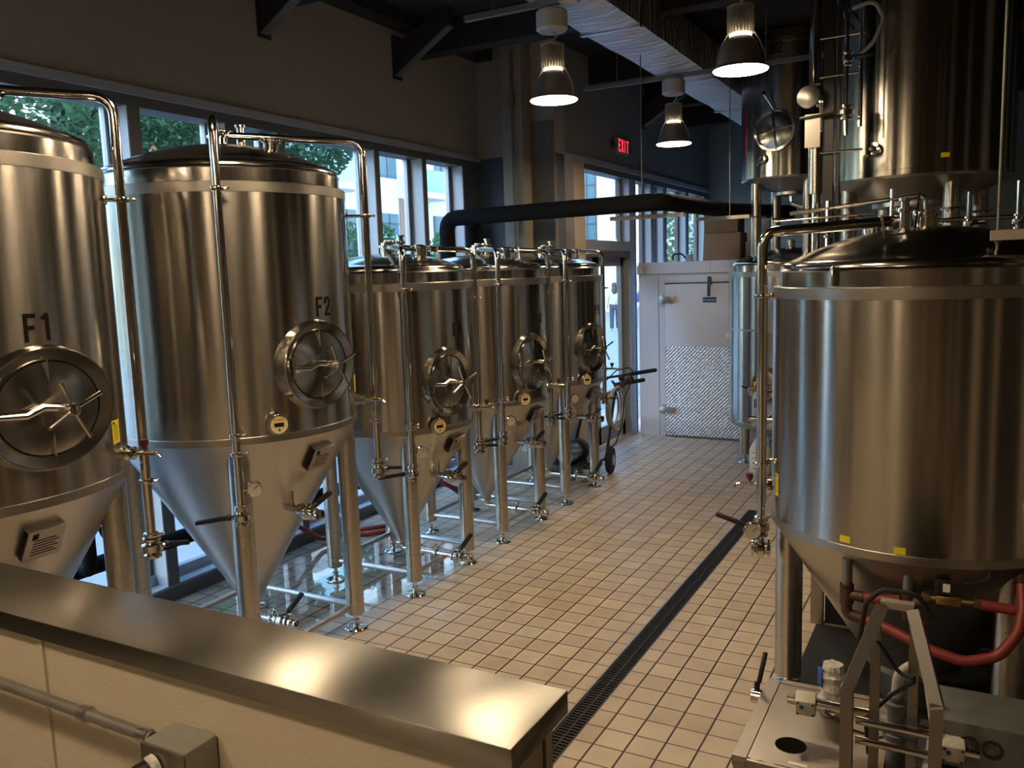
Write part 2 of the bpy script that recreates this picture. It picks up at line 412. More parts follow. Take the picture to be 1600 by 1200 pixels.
for k, (a, b) in enumerate(((9.1, 9.62), (9.62, 10.56))):
    dm = MB().bb(GD, GD + .05, a, a + .09, .02, 2.36).bb(GD, GD + .05, b - .09, b, .02, 2.36).bb(GD, GD + .05, a, b, 2.25, 2.36).bb(GD, GD + .05, a, b, .02, .24)
    dd = struct('door_%d' % (k + 1), dm, STILE)
    MB().bb(GD + .02, GD + .026, a + .09, b - .09, .24, 2.25).build('pane', GLASS, dd, False)
    MB().tube([(GD + .05, b - .05 if k == 0 else a + .05, .95), (GD + .1, b - .05 if k == 0 else a + .05, .95), (GD + .1, b - .05 if k == 0 else a + .05, 1.3), (GD + .05, b - .05 if k == 0 else a + .05, 1.3)], .012, 8, .03).build('door_handle', ST_PIPE, dd)

# pillar and its conduit
pl = MB().bb(-4.44, -4.2, YC - .22, YC, 0, CZ); struct('wall_pillar', pl, mat('pillar_paint', (.30, .265, .21), .7, var=(3, .08)))
cd = MB().tube([(-4.30, YC - .25, .3), (-4.30, YC - .25, 4.5)], .014, 10); cd.box((-4.30, YC - .25, 4.0), (.06, .05, .1))
cd.build('wall_conduit', mat('conduit_dark', (.18, .15, .11), .5), None, label='thin vertical conduit running up the front of the beige pillar', cat='conduit')

# diagonal ceiling braces on the walls
for i, (x, y, lab) in enumerate(((XL, 5.13, 'dark diagonal steel brace high on the left wall, nearest the camera'), (XL, 6.87, 'dark diagonal steel brace high on the left wall, nearer the pillar corner'), (XD, 11.15, 'dark diagonal steel brace on the wall beyond the exit sign'))):
    r = empty('ceiling_brace', (x, y, 4.1), lab, 'brace', 'diagonal ceiling braces')
    MB().prism([(.01, -.04, .0), (.01, -.04, .28), (.62, -.04, .52), (.62, -.04, .36)], (0, .08, 0)).build('brace_plate', mat('brace_dark', (.035, .035, .037), .7), r, False)
    MB().bb(0, .012, -.07, .07, -.04, .36).build('wall_plate', mat('brace_dark'), r, False)
    MB().prism([(.012, -.045, -.01), (.012, .045, -.01), (.62, .045, .35), (.62, -.045, .35)], (0, 0, .012)).build('flange', mat('brace_flange', (.12, .12, .12), .6), r, False)

# trench drain
t = empty('trench_drain', (0, 0, 0), 'long black slotted trench drain running down the tiled aisle', 'drain')
MB().bb(DX0, DX1, DY0, DY1, -.09, -.08).bb(DX0, DX0 + .004, DY0, DY1, -.09, -.001).bb(DX1 - .004, DX1, DY0, DY1, -.09, -.001).build('channel', mat('channel_black', (.01, .01, .01), .6), t, False)
gr = MB(); GM = mat('grate_cast_black', (.02, .02, .02), .5)
y = DY0
while y < DY1 - .01:
    gr.bb(DX0 + .012, DX1 - .008, y, y + .011, -.022, -.004); y += .026
for x in (DX0 + .006, (DX0 + DX1) / 2, DX1 - .014): gr.bb(x, x + .008, DY0, DY1, -.024, -.002)
gr.build('grate', GM, t, False)
MB().bb(DX0 - .006, DX0 + .004, DY0, DY1, -.02, .003).bb(DX1 - .002, DX1 + .002, DY0, DY1, -.02, .0015).build('edge_rail', mat('rail_steel'), t, False)

# half wall with stainless cap
WZ = 1.4
hw = MB().bb(-2.98, -.685, 1.185, 1.378, 0, WZ - .06)
struct('wall_half', hw, FRP)
struct('trim_%d' % ti, MB().bb(-1.992, -1.978, 1.178, 1.19, 0, WZ - .045), FRP); ti += 1
struct('trim_%d' % ti, MB().bb(-.69, -.681, 1.335, 1.342, 0, WZ - .045), mat('joint_dark', (.15, .12, .09), .7)); ti += 1
ST_CAP = steel('cap_steel', (.30, .288, .26), .32, .92, .02, (1, 60, 60), 'X', 0.0)
cp = MB().box(((-3.0 - .657) / 2, (1.166 + 1.396) / 2, WZ - .024), (3.0 - .657, .23, .048), None, 0, .003)
cp.build('stainless_wall_cap', ST_CAP, None, label='brushed stainless steel cap covering the top of the cream half wall', cat='counter cap')

# ------------------------------------------------------------------ pieces shared by the tanks
def clamp_mb(mbx, p, axis, r):
    p = Vector(p); a = Vector(axis).normalized()
    mbx.lathe([(r, -.012), (r * 1.55, -.009), (r * 1.65, 0), (r * 1.55, .009), (r, .012)], p, 16, a)
    s = a.orthogonal().normalized(); mbx.cyl(p + s * r * 1.5, p + s * r * 2.4, r * .22, seg=8); mbx.sphere(p + s * r * 2.4, r * .4, seg=8)

def butterfly(name, parent, p, axis, hdir, r=.028, L=.16):
    """valve body on a pipe, black lever"""
    p = Vector(p); a = Vector(axis).normalized(); h = Vector(hdir).normalized()
    mbx = MB(); mbx.lathe([(r * .9, -.05), (r * 1.5, -.045), (r * 1.5, -.034), (r, -.03), (r * 1.15, -.02), (r * 1.8, -.014), (r * 1.8, .014), (r * 1.15, .02), (r, .03), (r * 1.5, .034), (r * 1.5, .045), (r * .9, .05)], p, 20, a, cap0=True, cap1=True)
    s = (h - a * h.dot(a)).normalized(); st = p + s * (r * 2.6)
    mbx.cyl(p + s * r * 1.4, st, r * .35, seg=10)
    v = mbx.build(name, ST_PIPE, parent)
    e = st + h * L
    q = (e - st).to_track_quat('Z', 'Y').to_matrix()
    MB().sphere(st, .017, seg=10).box((st + e) / 2, (.036, .019, L), q, 0, .004).build('lever', BLACK, v)
    return v

def gauge(name, parent, p, n, r=.032, stem=None):
    p = Vector(p); n = Vector(n).normalized()
    mbx = MB().lathe([(0, -.02), (r * .9, -.02), (r, -.012), (r, .01), (r * .86, .014), (r * .86, .010)], p, 24, n)
    if stem is not None: mbx.cyl(p - n * .01, stem, .008, seg=8)
    g = mbx.build(name, ST_PIPE, parent)
    MB().lathe([(0, .010), (r * .86, .010)], p, 24, n).build('gauge_dial', mat('gauge_dial_grey', (.42, .40, .35), .3), g)
    q = n.to_track_quat('Z', 'Y').to_matrix()
    MB().box(p + n * .0115 + q @ Vector((r * .2, r * .15, 0)), (r * .7, .002, .001), q @ Matrix.Rotation(.6, 3, 'Z')).build('needle', INK, g, False)
    return g

def sample_tap(name, parent, p, d):
    """small sample tap pointing along d, with a knob on top"""
    p = Vector(p); d = Vector(d).normalized(); up = Vector((0, 0, 1))
    mbx = MB().cyl(p, p + d * .16, .010, seg=10)
    mbx.lathe([(.02, 0), (.034, .004), (.034, .02), (.02, .024), (.02, .04), (.030, .044), (.030, .056), (.012, .06)], p, 18, d)
    mbx.cyl(p + d * .11, p + d * .11 + up * .03, .008, seg=8)
    mbx.tube([p + d * .15, p + d * .175, p + d * .19 - up * .015], .007, 8, .01)
    v = mbx.build(name, ST_PIPE, parent)
    MB().lathe([(.008, .02), (.013, .03), (.019, .045), (.019, .06), (0, .062)], p + d * .11, 12).build('tap_knob', mat('knob_dark_red', (.10, .02, .018), .4), v)
    return v

def cyl_patch(R, a0, a1, z0, z1, th=.0012, mi=0, mbx=None, seg=8):
    mbx = mbx or MB(); A0, A1 = math.radians(a0), math.radians(a1)
    return mbx.lathe([(R, z0), (R + th, z0), (R + th, z1), (R, z1), (R, z0)], (0, 0, 0), seg, None, A0, A1, mi)

def dome_profile(R, z, h):
    """collar, lip and torispherical head that starts at height z"""
    r = R - .03
    pr = [(R, z), (r, z + .002), (r, z + .072), (r + .006, z + .078), (r - .002, z + .086)]
    k = .045
    for i in range(7):
        a = PI / 2 * i / 6
        pr.append((r - .004 - k * (1 - math.cos(a)), z + .088 + k * .8 * math.sin(a)))
    r1 = r - .004 - k; z1 = z + .088 + k * .8; hh = h - (z1 - z)
    for i in range(1, 13):
        t = i / 12; pr.append((r1 * (1 - t), z1 + hh * (1 - (1 - t) ** 2)))
    return pr

def make_tank(name, loc, label, P, group=None):
    """P: R, zb, zt, dome, cone (r,z), leg list of (x,y), options"""
    R, zb, zt = P['R'], P['zb'], P['zt']
    root = empty(name, loc, label, 'tank', group)
    # shell
    MB().lathe([(R - .02, zb), (R, zb + .002), (R, zt - .045), (R, zt)], seg=128).build('shell', P.get('shell', ST_SHELL), root)
    bd = MB().lathe([(R + .0005, zt - .05), (R + .0022, zt - .048), (R + .0022, zt + .0), (R, zt + .003), (R - .03, zt + .004)], seg=128)
    bd.build('weld_band', P.get('shell', ST_WELD), root)
    MB().lathe([(R, zb - .003), (R + .0022, zb - .002), (R + .0022, zb + .034), (R + .0005, zb + .036)], seg=128).build('weld_band', P.get('shell', ST_WELD), root)
    if P.get('midband'): MB().lathe([(R, P['midband']), (R + .002, P['midband']), (R + .002, P['midband'] + .022), (R, P['midband'] + .022)], seg=128).build('weld_band', ST_WELD, root)
    dp = dome_profile(R, zt, P['dome']); dm = MB().lathe(dp, seg=96).build('dome', ST_DOME, root)
    apex = zt + P['dome']
    # dome fittings
    MB().lathe([(.05, -.01), (.05, .05), (.062, .052), (.062, .066), (.045, .07), (.045, .085), (0, .09)], (0.0, 0, apex - .01), 24).build('top_flange', ST_PIPE, root)
    def on_dome(a, r):
        for (r0, z0), (r1, z1) in zip(dp[::-1], dp[::-1][1:]):
            if r0 <= r <= r1 and r1 > r0: return pol(a, r, z0 + (z1 - z0) * (r - r0) / (r1 - r0))
        return pol(a, r, zt + .1)
    if P.get('fittings', True):
        q = on_dome(P.get('port_a', 25), R * .42)
        nrm = Vector((q.x * .35, q.y * .35, 1)).normalized()
        pt = MB().lathe([(.045, -.02), (.045, .045), (.060, .047), (.060, .064), (.03, .075), (0, .078)], q, 24, nrm)
        for k in range(6):
            pt.sphere(q + nrm * .055 + (nrm.orthogonal().normalized() if k == 0 else Matrix.Rotation(k * PI / 3, 3, nrm) @ nrm.orthogonal().normalized()) * .066, .010, seg=6)
        pt.build('inspection_port', ST_PIPE, root)
        q = on_dome(P.get('vent_a', 60), R * .2)
        MB().lathe([(.024, -.03), (.024, .07), (.034, .073), (.034, .088), (.02, .09), (.02, .12), (.03, .123), (.03, .135), (0, .14)], q, 16).build('relief_valve', ST_PIPE, root)
        for la in P.get('lugs', (200, 20)):
            q = on_dome(la, R * .62); t = pol(la + 90, 1, 0); o = pol(la, 1, 0)
            lug = MB(); n = 14; rr = .045; hr = .018
            for sgn in (0,):
                outer = [q + t * (-.055) - Vector((0, 0, .02))]
                base = [(-.055, -.02), (-.03, .05)] + [(rr * math.cos(PI - PI * k / 8) * .7, .07 + rr * .8 * math.sin(PI * k / 8)) for k in range(9)] + [(.03, .05), (.055, -.02)]
                # ring shape between outer outline and hole
                m_ = len(base)
                hole = [(hr * math.cos(PI * 1.25 - 2 * PI * k / m_), .068 + hr * math.sin(PI * 1.25 - 2 * PI * k / m_)) for k in range(m_)]
                for off in (-.004, .004):
                    pass
                R0 = [q + t * x + Vector((0, 0, z)) + o * -.004 for x, z in base]; R1 = [q + t * x + Vector((0, 0, z)) + o * -.004 for x, z in hole]
                R2 = [p + o * .008 for p in R1]; R3 = [p + o * .008 for p in R0]
                lug.loft([R0, R1, R2, R3, R0])
            lug.build('lifting_lug', ST_RAIL, root)
    # cone or dished bottom
    cr, cz = P['cone']
    MB().lathe([(R, zb), (R - .012, zb - .02), (cr, cz), (cr, cz - .03)], seg=96, cap1=True).build('cone', ST_CONE, root)
    # legs
    LR = P.get('leg_r', .055)
    for (x, y) in P['legs']:
        z0 = P.get('leg_bottom', .10)
        lg = MB().lathe([(LR * .6, z0), (LR, z0 + .006), (LR, P.get('leg_top', zb)), (LR * .9, P.get('leg_top', zb) + .004)], (x, y, 0), 32, cap0=True, cap1=True).build('leg', ST_LEG, root)
        if P.get('feet', True):
            MB().lathe([(0, .0), (.066, .0), (.072, .006), (.066, .012), (.022, .022), (.018, .03), (.016, .045), (.022, .05), (.022, .062), (.014, .066), (.014, z0 + .01), (0, z0 + .01)], (x, y, 0), 28).build('levelling_foot', ST_PIPE, lg)
        if P.get('leg_ring'):
            zz = (P['leg_top'] + z0) * .5 + .05
            rb = MB(); clamp_mb(rb, (x, y, zz), (0, 0, 1), LR * .78); rb.build('leg_clamp', ST_PIPE, lg)
    L = P['legs']
    if P.get('rails', True):
        for i in range(len(L)):
            a, b = L[i], L[(i + 1) % len(L)]
            MB().cyl((a[0], a[1], .155), (b[0], b[1], .155), .019, seg=14).build('rail', ST_RAIL, root)
    return root, on_dome

def spray_pipe(root, P, a, zbot, bendz, inner_r=.045, so=.055, std_zs=()):
    """riser that climbs the tank side, bends over the dome and drops into the top flange"""
    R, apex = P['R'], P['zt'] + P['dome']
    ro = R + so; pr = P.get('pipe_r', .021)
    p0 = pol(a, ro, zbot); p1 = pol(a, ro, bendz); p2 = pol(a, inner_r, bendz + .03); p3 = pol(a, inner_r, apex + .05)
    pp = MB().tube([p0, p1, p2, p3], pr, 16, .085, k=8).build('spray_pipe', ST_PIPE, root)
    for z in std_zs:
        m2 = MB(); clamp_mb(m2, pol(a, ro, z), (0, 0, 1), pr)
        m2.cyl(pol(a, R - .005, z + .0), pol(a, ro, z), .009, seg=8); m2.cyl(pol(a, R + .002, z), pol(a, R + .012, z), .02, seg=10)
        m2.build('pipe_clamp', ST_PIPE, pp)
    m2 = MB(); clamp_mb(m2, p3 + Vector((0, 0, .03)), (0, 0, 1), pr); m2.build('pipe_clamp', ST_PIPE, pp)
    return pp

def manway(root, P, am, zc, A, B):
    R = P['R']; u = pol(am, 1, 0); t = pol(am + 90, 1, 0); up = Vector((0, 0, 1)); N = 64
    def ring(s, uu, curved=False, e=0):
        out = []
        for k in range(N):
            a = 2 * PI * k / N; x = A * s * math.cos(a); z = B * s * math.sin(a)
            ux = math.sqrt(max(0, R * R - x * x)) + e if curved else uu
            out.append(u * ux + t * x + up * (zc + z))
        return out
    F0 = R + .028
    rg = MB().loft([ring(1.04, 0, True, -.004), ring(1.03, 0, True, .004), ring(1.0, F0 - .006), ring(.985, F0), ring(.955, F0), ring(.80, R + .006), ring(.785, R + .006), ring(.785, R + .016)])
    mw = rg.build('manway_collar', ST_DOME, root)
    rings = [ring(.765, R + .006), ring(.76, R + .014), ring(.70, R + .017), ring(.45, R + .028), ring(.2, R + .034), ring(.02, R + .035)]
    MB().loft(rings, cap1=True).build('manway_door', ST_DOME, mw)
    MB().loft([ring(.785, R + .009), ring(.765, R + .009)]).build('door_gasket', BLACK, mw)
    # swing arm, hinge, hub and star wheel
    def Q(x, z, uu): return u * uu + t * x + up * (zc + z)
    hx = -A * .86
    MB().tube([Q(hx, 0, F0 + .03), Q(-A * .45, -.01, F0 + .035), Q(-A * .2, .012, F0 + .03), Q(.0, .004, F0 + .045), Q(.06, .004, F0 + .05)], [.010, .013, .016, .015, .013], 12).build('swing_arm', ST_PIPE, mw)
    MB().cyl(Q(hx, -.055, F0 + .03), Q(hx, .055, F0 + .03), .008, seg=10).box(Q(hx, .05, F0 + .01), (.03, .02, .012), Matrix.Rotation(math.radians(am), 3, 'Z')).box(Q(hx, -.05, F0 + .01), (.03, .02, .012), Matrix.Rotation(math.radians(am), 3, 'Z')).build('hinge', ST_PIPE, mw)
    sw = MB().cyl(Q(.0, 0, R + .03), Q(.0, 0, F0 + .14), .011, seg=12).lathe([(.012, 0), (.022, .003), (.022, .035), (.012, .038)], Q(0, 0, F0 + .105), 16, u, cap0=True, cap1=True)
    for k in range(4):
        aa = math.radians(P.get('wheel_rot', 25) + 90 * k); dv = (t * math.cos(aa) + up * math.sin(aa)) * .94 + u * .12
        c0 = Q(0, 0, F0 + .125); sw.tube([c0 + dv * .015, c0 + dv * .13], [.006, .0085], 10)
    sw.build('star_handle', ST_PIPE, mw)
    MB().cyl(Q(0, B * .80, R + .025), Q(0, -B * .80, R + .025), .004, seg=6).build('cross_bar', ST_RAIL, mw)

GLYPH = {'F': [[(.06, 0), (.06, 1)], [(0, .925), (.44, .925)], [(0, .50), (.38, .50)]],
 '1': [[(.27, 0), (.27, 1)], [(.06, .80), (.27, .95)]],
 '2': [[(.07, .68), (.07, .84), (.15, .925), (.31, .925), (.40, .84), (.40, .68), (.34, .52), (.07, .14), (.07, .07)], [(0, .075), (.46, .075)]],
 '3': [[(.06, .74), (.07, .86), (.15, .925), (.31, .925), (.39, .86), (.39, .62), (.31, .53), (.17, .53)], [(.31, .53), (.40, .44), (.40, .16), (.31, .075), (.15, .075), (.06, .15), (.05, .27)]],
 '4': [[(.34, 0), (.34, 1)], [(.34, .97), (.05, .30)], [(0, .26), (.48, .26)]],
 '5': [[(.44, .925), (.08, .925), (.07, .50), (.18, .58), (.32, .57), (.40, .48), (.40, .17), (.31, .075), (.15, .075), (.06, .17)]],
 'B': [[(.06, 0), (.06, 1)], [(0, .925), (.28, .925), (.39, .85), (.39, .63), (.29, .53), (.06, .53)], [(.29, .53), (.41, .43), (.41, .16), (.30, .075), (0, .075)]],
 'E': [[(.06, 0), (.06, 1)], [(0, .925), (.42, .925)], [(0, .50), (.38, .50)], [(0, .075), (.42, .075)]],
 'X': [[(.03, 0), (.43, 1)], [(.43, 0), (.03, 1)]], 'I': [[(.2, 0), (.2, 1)]], 'T': [[(.23, 0), (.23, 1)], [(0, .925), (.46, .925)]]}
def glyphs(txt, h, place, wd=.15, adv=.62):
    """flat stroked lettering of height h, centred; place(x, y) maps it on its surface"""
    b = MB(); W_ = adv * (len(txt) - 1) + .46
    for i, ch in enumerate(txt):
        ox = adv * i - W_ / 2
        for path in GLYPH[ch]:
            for k, ((xa, ya), (xb, yb)) in enumerate(zip(path, path[1:])):
                L = math.hypot(xb - xa, yb - ya); ux, uy = (xb - xa) / L, (yb - ya) / L; e = 0 if len(path) == 2 else wd * .22
                xa2, ya2, xb2, yb2 = xa - ux * e, ya - uy * e, xb + ux * e, yb + uy * e; nx, ny = -uy * wd / 2, ux * wd / 2
                b.quad([place((ox + x) * h, (y - .5) * h) for x, y in ((xa2 + nx, ya2 + ny), (xa2 - nx, ya2 - ny), (xb2 - nx, yb2 - ny), (xb2 + nx, yb2 + ny))])
    return b
def label_text(root, P, txt, a, zc, h):
    R = P['R']; A = math.radians(a)
    return glyphs(txt, h, lambda x, y: Vector(((R + .0014) * math.cos(A + x / R), (R + .0014) * math.sin(A + x / R), zc + y))).build('tank_number', INK, root, False)

def temp_gauge(root, P, a, z):
    R = P['R']; u = pol(a, 1, 0); t = pol(a + 90, 1, 0); p = pol(a, R, z)
    n = u
    g = MB().lathe([(.03, -.01), (.03, .02), (.052, .022), (.056, .03), (.056, .052), (.052, .058), (.047, .058), (.047, .055)], p, 32, n).build('temperature_gauge', ST_PIPE, root)
    MB().lathe([(0, .055), (.047, .055)], p, 32, n).build('gauge_face', DIAL, g)
    Rm = Matrix((t, Vector((0, 0, 1)), u)).transposed()
    MB().box(p + u * .0565, (.05, .02, .003), Rm).build('display', BLACK, g, False)
    MB().box(p + u * .0560 + Vector((0, 0, -.027)), (.009, .008, .003), Rm).build('button', INK, g, False)
    text_obj('gauge_lettering', 'PROSPERO', .012, mat('red_ink', (.45, .06, .03), .5), g, lambda x, y, z: p + u * (.0558 + max(0, z)) + t * x + Vector((0, 0, y + .026)), ext=.0003)

def sticker(root, R, a, z0, z1, wdeg, name='warning_sticker'):
    st = cyl_patch(R + .0008, a - wdeg / 2, a + wdeg / 2, z0, z1).build(name, YELLOW, root, label='yellow warning sticker with lines of small black print')
    m2 = MB(); h = z1 - z0
    for k in range(7):
        zz = z1 - h * (.22 + .1 * k); w = wdeg * (.34 if k % 3 else .26)
        cyl_patch(R + .002, a - w, a + w * (.9 if k % 2 else .7), zz - h * .012, zz + h * .012, .0004, 0, m2, 4)
    cyl_patch(R + .002, a - wdeg * .34, a - wdeg * .12, z1 - h * .16, z1 - h * .06, .0004, 0, m2, 3)
    m2.build('sticker_print', INK, st)

def data_plate(root, P, a, f0, f1, w=.17):
    """plate standing off the cone between fractions f0..f1 from the top"""
    R, zb = P['R'], P['zb']; cr, cz = P['cone']
    def C(f, off=0):
        r = R + (cr - R) * f; z = zb + (cz - zb) * f; nn = Vector((zb - cz, 0, -(R - cr))).normalized()
        return Vector((r + nn.x * off, 0, z + nn.z * off))
    Rz = Matrix.Rotation(math.radians(a), 3, 'Z')
    a0, a1 = C(f0, .03), C(f1, .03); mid = (a0 + a1) / 2; d = (a0 - a1).normalized(); nrm = Vector((d.z, 0, -d.x)) 
    B = Matrix((Vector((0, 1, 0)), d, nrm)).transposed()
    hgt = (a0 - a1).length
    o = MB().box(Rz @ mid, (w, hgt, .006), Rz @ B).box(Rz @ (mid + d * hgt * .5 - nrm * .014), (w, .005, .034), Rz @ B).box(Rz @ (mid - d * hgt * .5 - nrm * .014), (w, .005, .034), Rz @ B)
    o = o.build('data_plate', ST_PLATE, root, False)
    pr = MB()
    for k in range(6):
        pr.box(Rz @ (mid + d * hgt * (.18 - .1 * k) + nrm * .0036 + Vector((0, w * (.03 if k % 2 else -.02), 0))), (w * (.7 if k % 2 else .6), hgt * .03, .0008), Rz @ B)
    pr.box(Rz @ (mid + d * hgt * .34 + nrm * .0036 - Vector((0, w * .3, 0))), (w * .16, hgt * .2, .0008), Rz @ B)
    pr.build('plate_print', INK, o, False)

def racking_arm(root, P, a, z, hdir=(0, 1, .3)):
    R, zb = P['R'], P['zb']; cr, cz = P['cone']; f = (zb - z) / (zb - cz); r = R + (cr - R) * f
    p = pol(a, r, z); u = pol(a, 1, 0)
    MB().tube([p - u * .04 + Vector((0, 0, .0)), p + u * .07, p + u * .13 + Vector((0, 0, -.0))], .022, 14).tube([p + Vector((0, 0, .12)) + u * .03, p + u * .05 + Vector((0, 0, .1)), p + u * .05], .012, 10, .02).build('racking_port', ST_PIPE, root)
    v = butterfly('racking_valve', root, p + u * .17, u, hdir, .026, .14)
    MB().lathe([(.018, .0), (.018, .03), (.032, .034), (.032, .05), (.02, .054), (.02, .08), (.03, .082), (.03, .095), (0, .097)], p + u * .21, 18, u).build('tri_clamp_cap', ST_PIPE, v)

def outlet(root, P, reach, z=.185):
    cr, cz = P['cone']
    MB().tube([(0, 0, cz), (0, 0, z), (.1, 0, z), (reach - .06, 0, z)], .020, 14, .06).build('outlet_pipe', ST_PIPE, root)
    c_ = MB(); clamp_mb(c_, (0, 0, cz - .035), (0, 0, 1), .028); c_.build('outlet_clamp', ST_PIPE, root)
    c_ = MB(); clamp_mb(c_, (reach * .62, 0, z), (1, 0, 0), .02)
    c_.tube([(reach * .62, -.02, z + .02), (reach * .62, -.02, z + .06), (reach * .62, .02, z + .06), (reach * .62, .02, z + .02)], .004, 6)
    c_.build('outlet_clamp', ST_PIPE, root)
    v = butterfly('outlet_valve', root, (reach, 0, z), (1, 0, 0), (.15, .55, .45), .026, .13)
    MB().lathe([(.018, .05), (.018, .06), (.034, .062), (.034, .075), (.02, .078), (.026, .10), (.03, .102), (.03, .11), (.02, .111)], (reach, 0, z), 18, (1, 0, 0)).build('outlet_nozzle', ST_PIPE, v)

def riser_bottom(root, P, a, z, hdir, gauge_dir=None, tapz=None):
    ro = P['R'] + .055
    butterfly('riser_valve', root, pol(a, ro, z - .03), (0, 0, 1), hdir, .024, .17)
    c_ = MB().cyl(pol(a, ro, z), pol(a, ro, z + .28), .021, seg=14)
    clamp_mb(c_, pol(a, ro, z + .02), (0, 0, 1), .021); clamp_mb(c_, pol(a, ro, z + .30), (0, 0, 1), .021)
    c_.cyl(pol(a, ro, z + .32), pol(a, P['R'] - .03, z + .32), .009, seg=8)
    c_.build('riser_fitting', ST_PIPE, root)
    if gauge_dir is not None:
        p = pol(a, ro, z + .11); g = Vector(gauge_dir).normalized()
        gauge('pressure_gauge', root, p + g * .075, (.75, -.65, .05), .041, p)

def fermenter(name, loc, label, P, txt, group):
    root, od = make_tank(name, loc, label, P, group)
    R, zb, zt = P['R'], P['zb'], P['zt']; sc = P['sc']
    zs = (zt - .045,)
    spray_pipe(root, P, -45, P['pA'] + .0, P['bend'], std_zs=(zt - .04, zb + .06))
    so = P.get('std', .055); spray_pipe(root, P, 45, P['pB'], P['bend'], so=so, std_zs=(zt - .13,))
    riser_bottom(root, P, -45, P['pA'], (-.85, -.55, -.12), (.45, .85, 0))
    butterfly('riser_valve', root, pol(45, R + so, P['pB'] - .03), (0, 0, 1), (.3, .9, -.15), .026, .10)
    for dz in (.28, .03):
        c_ = MB(); clamp_mb(c_, pol(45, R + so, P['pB'] + dz), (0, 0, 1), .021); c_.build('riser_clamp', ST_PIPE, root)
    manway(root, P, P['mw_a'], P['mw_z'], *P['mw'])
    label_text(root, P, txt, P['txt_a'], P['txt_z'], P['txt_h'])
    temp_gauge(root, P, P['tg'][0], P['tg'][1])
    sticker(root, R, P['st'][0], P['st'][1], P['st'][1] + .10, 6.2 * .69 / R)
    sample_tap('sample_tap', root, pol(P['tap'][0], R - .003, P['tap'][1]), pol(P['tap'][0] - 25, 1, 0))
    data_plate(root, P, P['dp'], .07, .18, .15 * sc)
    racking_arm(root, P, P['rk'][0], P['rk'][1])
    outlet(root, P, P.get('reach', .50 * sc))
    return root

def sq(h): return [(h, -h), (h, h), (-h, h), (-h, -h)]
PB = dict(reach=.24, R=.69, zb=1.365, zt=2.70, dome=.27, cone=(.045, .27), legs=sq(.435), leg_r=.057, sc=1.0, pA=1.03, pB=1.04, bend=3.0,
          std=.12, mw_a=-5, mw_z=1.745, mw=(.255, .235), txt_a=1, txt_z=2.055, txt_h=.105, tg=(-28, 1.46), st=(33, 1.53), tap=(40, 1.47), dp=-2, rk=(-12, .93), lugs=(194,), port_a=35, vent_a=70)
PS = dict(R=.575, zb=1.14, zt=2.155, dome=.215, cone=(.045, .27), legs=sq(.355), leg_r=.053, sc=.98, pA=.92, pB=.93, bend=2.38,
          mw_a=-14, mw_z=1.48, mw=(.205, .232), txt_a=-2, txt_z=1.83, txt_h=.095, tg=(-26, 1.19), st=(30, 1.30), tap=(38, 1.22), dp=-2, rk=(-12, .80), lugs=(194, 40), port_a=20, vent_a=70)
fermenter('fermenter_tank', (-3.79, 1.955, 0), 'large stainless conical fermenter numbered F1, nearest tank at the left edge', dict(PB, mw_a=1, mw=(.275, .235), std=.07), 'F1', 'large conical fermenters')
fermenter('fermenter_tank', (-3.79, 3.57, 0), 'large stainless conical fermenter numbered F2, second in the window row', PB, 'F2', 'large conical fermenters')
fermenter('fermenter_tank', (-3.69, 4.985, 0), 'smaller stainless conical fermenter numbered F3, just behind the large F2 tank', PS, 'F3', 'small conical fermenters')
fermenter('fermenter_tank', (-3.69, 6.245, 0), 'smaller stainless conical fermenter numbered F4, middle of the three small ones', PS, 'F4', 'small conical fermenters')
fermenter('fermenter_tank', (-3.69, 7.50, 0), 'smaller stainless conical fermenter numbered F5, farthest of the row beside the pump trolley', PS, 'F5', 'small conical fermenters')

# big tank at the right
BT = (-.19, 4.5, 0)
PR = dict(R=.69, zb=.925, zt=2.09, dome=.27, cone=(.22, .22), legs=[pol(190, .60, 0).to_2d(), pol(72, .60, 0).to_2d(), pol(311, .60, 0).to_2d()], leg_r=.068, leg_bottom=.05, rails=False, port_a=150, vent_a=230, lugs=(), pipe_r=.026)
root, od = make_tank('conical_tank', BT, 'wide stainless tank at the right edge with red hoses beneath it', PR)
spray_pipe(root, PR, 197, 1.0, 2.36, inner_r=.10, std_zs=(2.05,))
riser_bottom(root, PR, 197, .90, (-1, -.15, .35), None)
gauge('pressure_gauge', root, pol(204, .80, .88), (.25, -.95, .1), .045, pol(197, .745, .92))
butterfly('drain_valve', root, pol(197, .745, .76), (1, .2, 0), (-.4, -.3, .9), .03, .03)
sample_tap('sample_tap', root, pol(190, .69, 1.07), (-1, -.2, 0))
sticker(root, .69, 207, 1.07, 1.18, 4.2)
for a, z in ((248, .975), (267, .965)):
    cyl_patch(.6915, a - 2.0, a + 2.0, z, z + .03).build('small_yellow_label', YELLOW, root, label='small yellow label')
MB().lathe([(.0, .0), (.16, .0), (.16, .22), (.0, .22)], (0, 0, .02), 32).build('cone_outlet_sleeve', ST_PLATE, root)
cm = MB()
MB().lathe([(.004, -.02), (.004, .02)], (0, 0, 0), 8).b.free()
MB().tube([pol(216, .60, 2.22), pol(216, .60, 2.22) + Vector((0, 0, .0001))], .001, 6).b.free()
hk = MB().lathe([(.014, -.035), (.014, .04), (.010, .05), (0, .052)], pol(240, .672, 2.135), 12); hk.build('lid_pin', ST_PIPE, root)
# bent wire hook standing on the dome
MB().tube([Vector((-.16, -.42, 2.40)), Vector((-.15, -.42, 2.31)), Vector((.05, -.36, 2.33))], .005, 8, .01).tube([Vector((-.03, -.38, 2.32)), Vector((-.02, -.28, 2.50))], .005, 8).build('wire_hook', ST_PIPE, root)
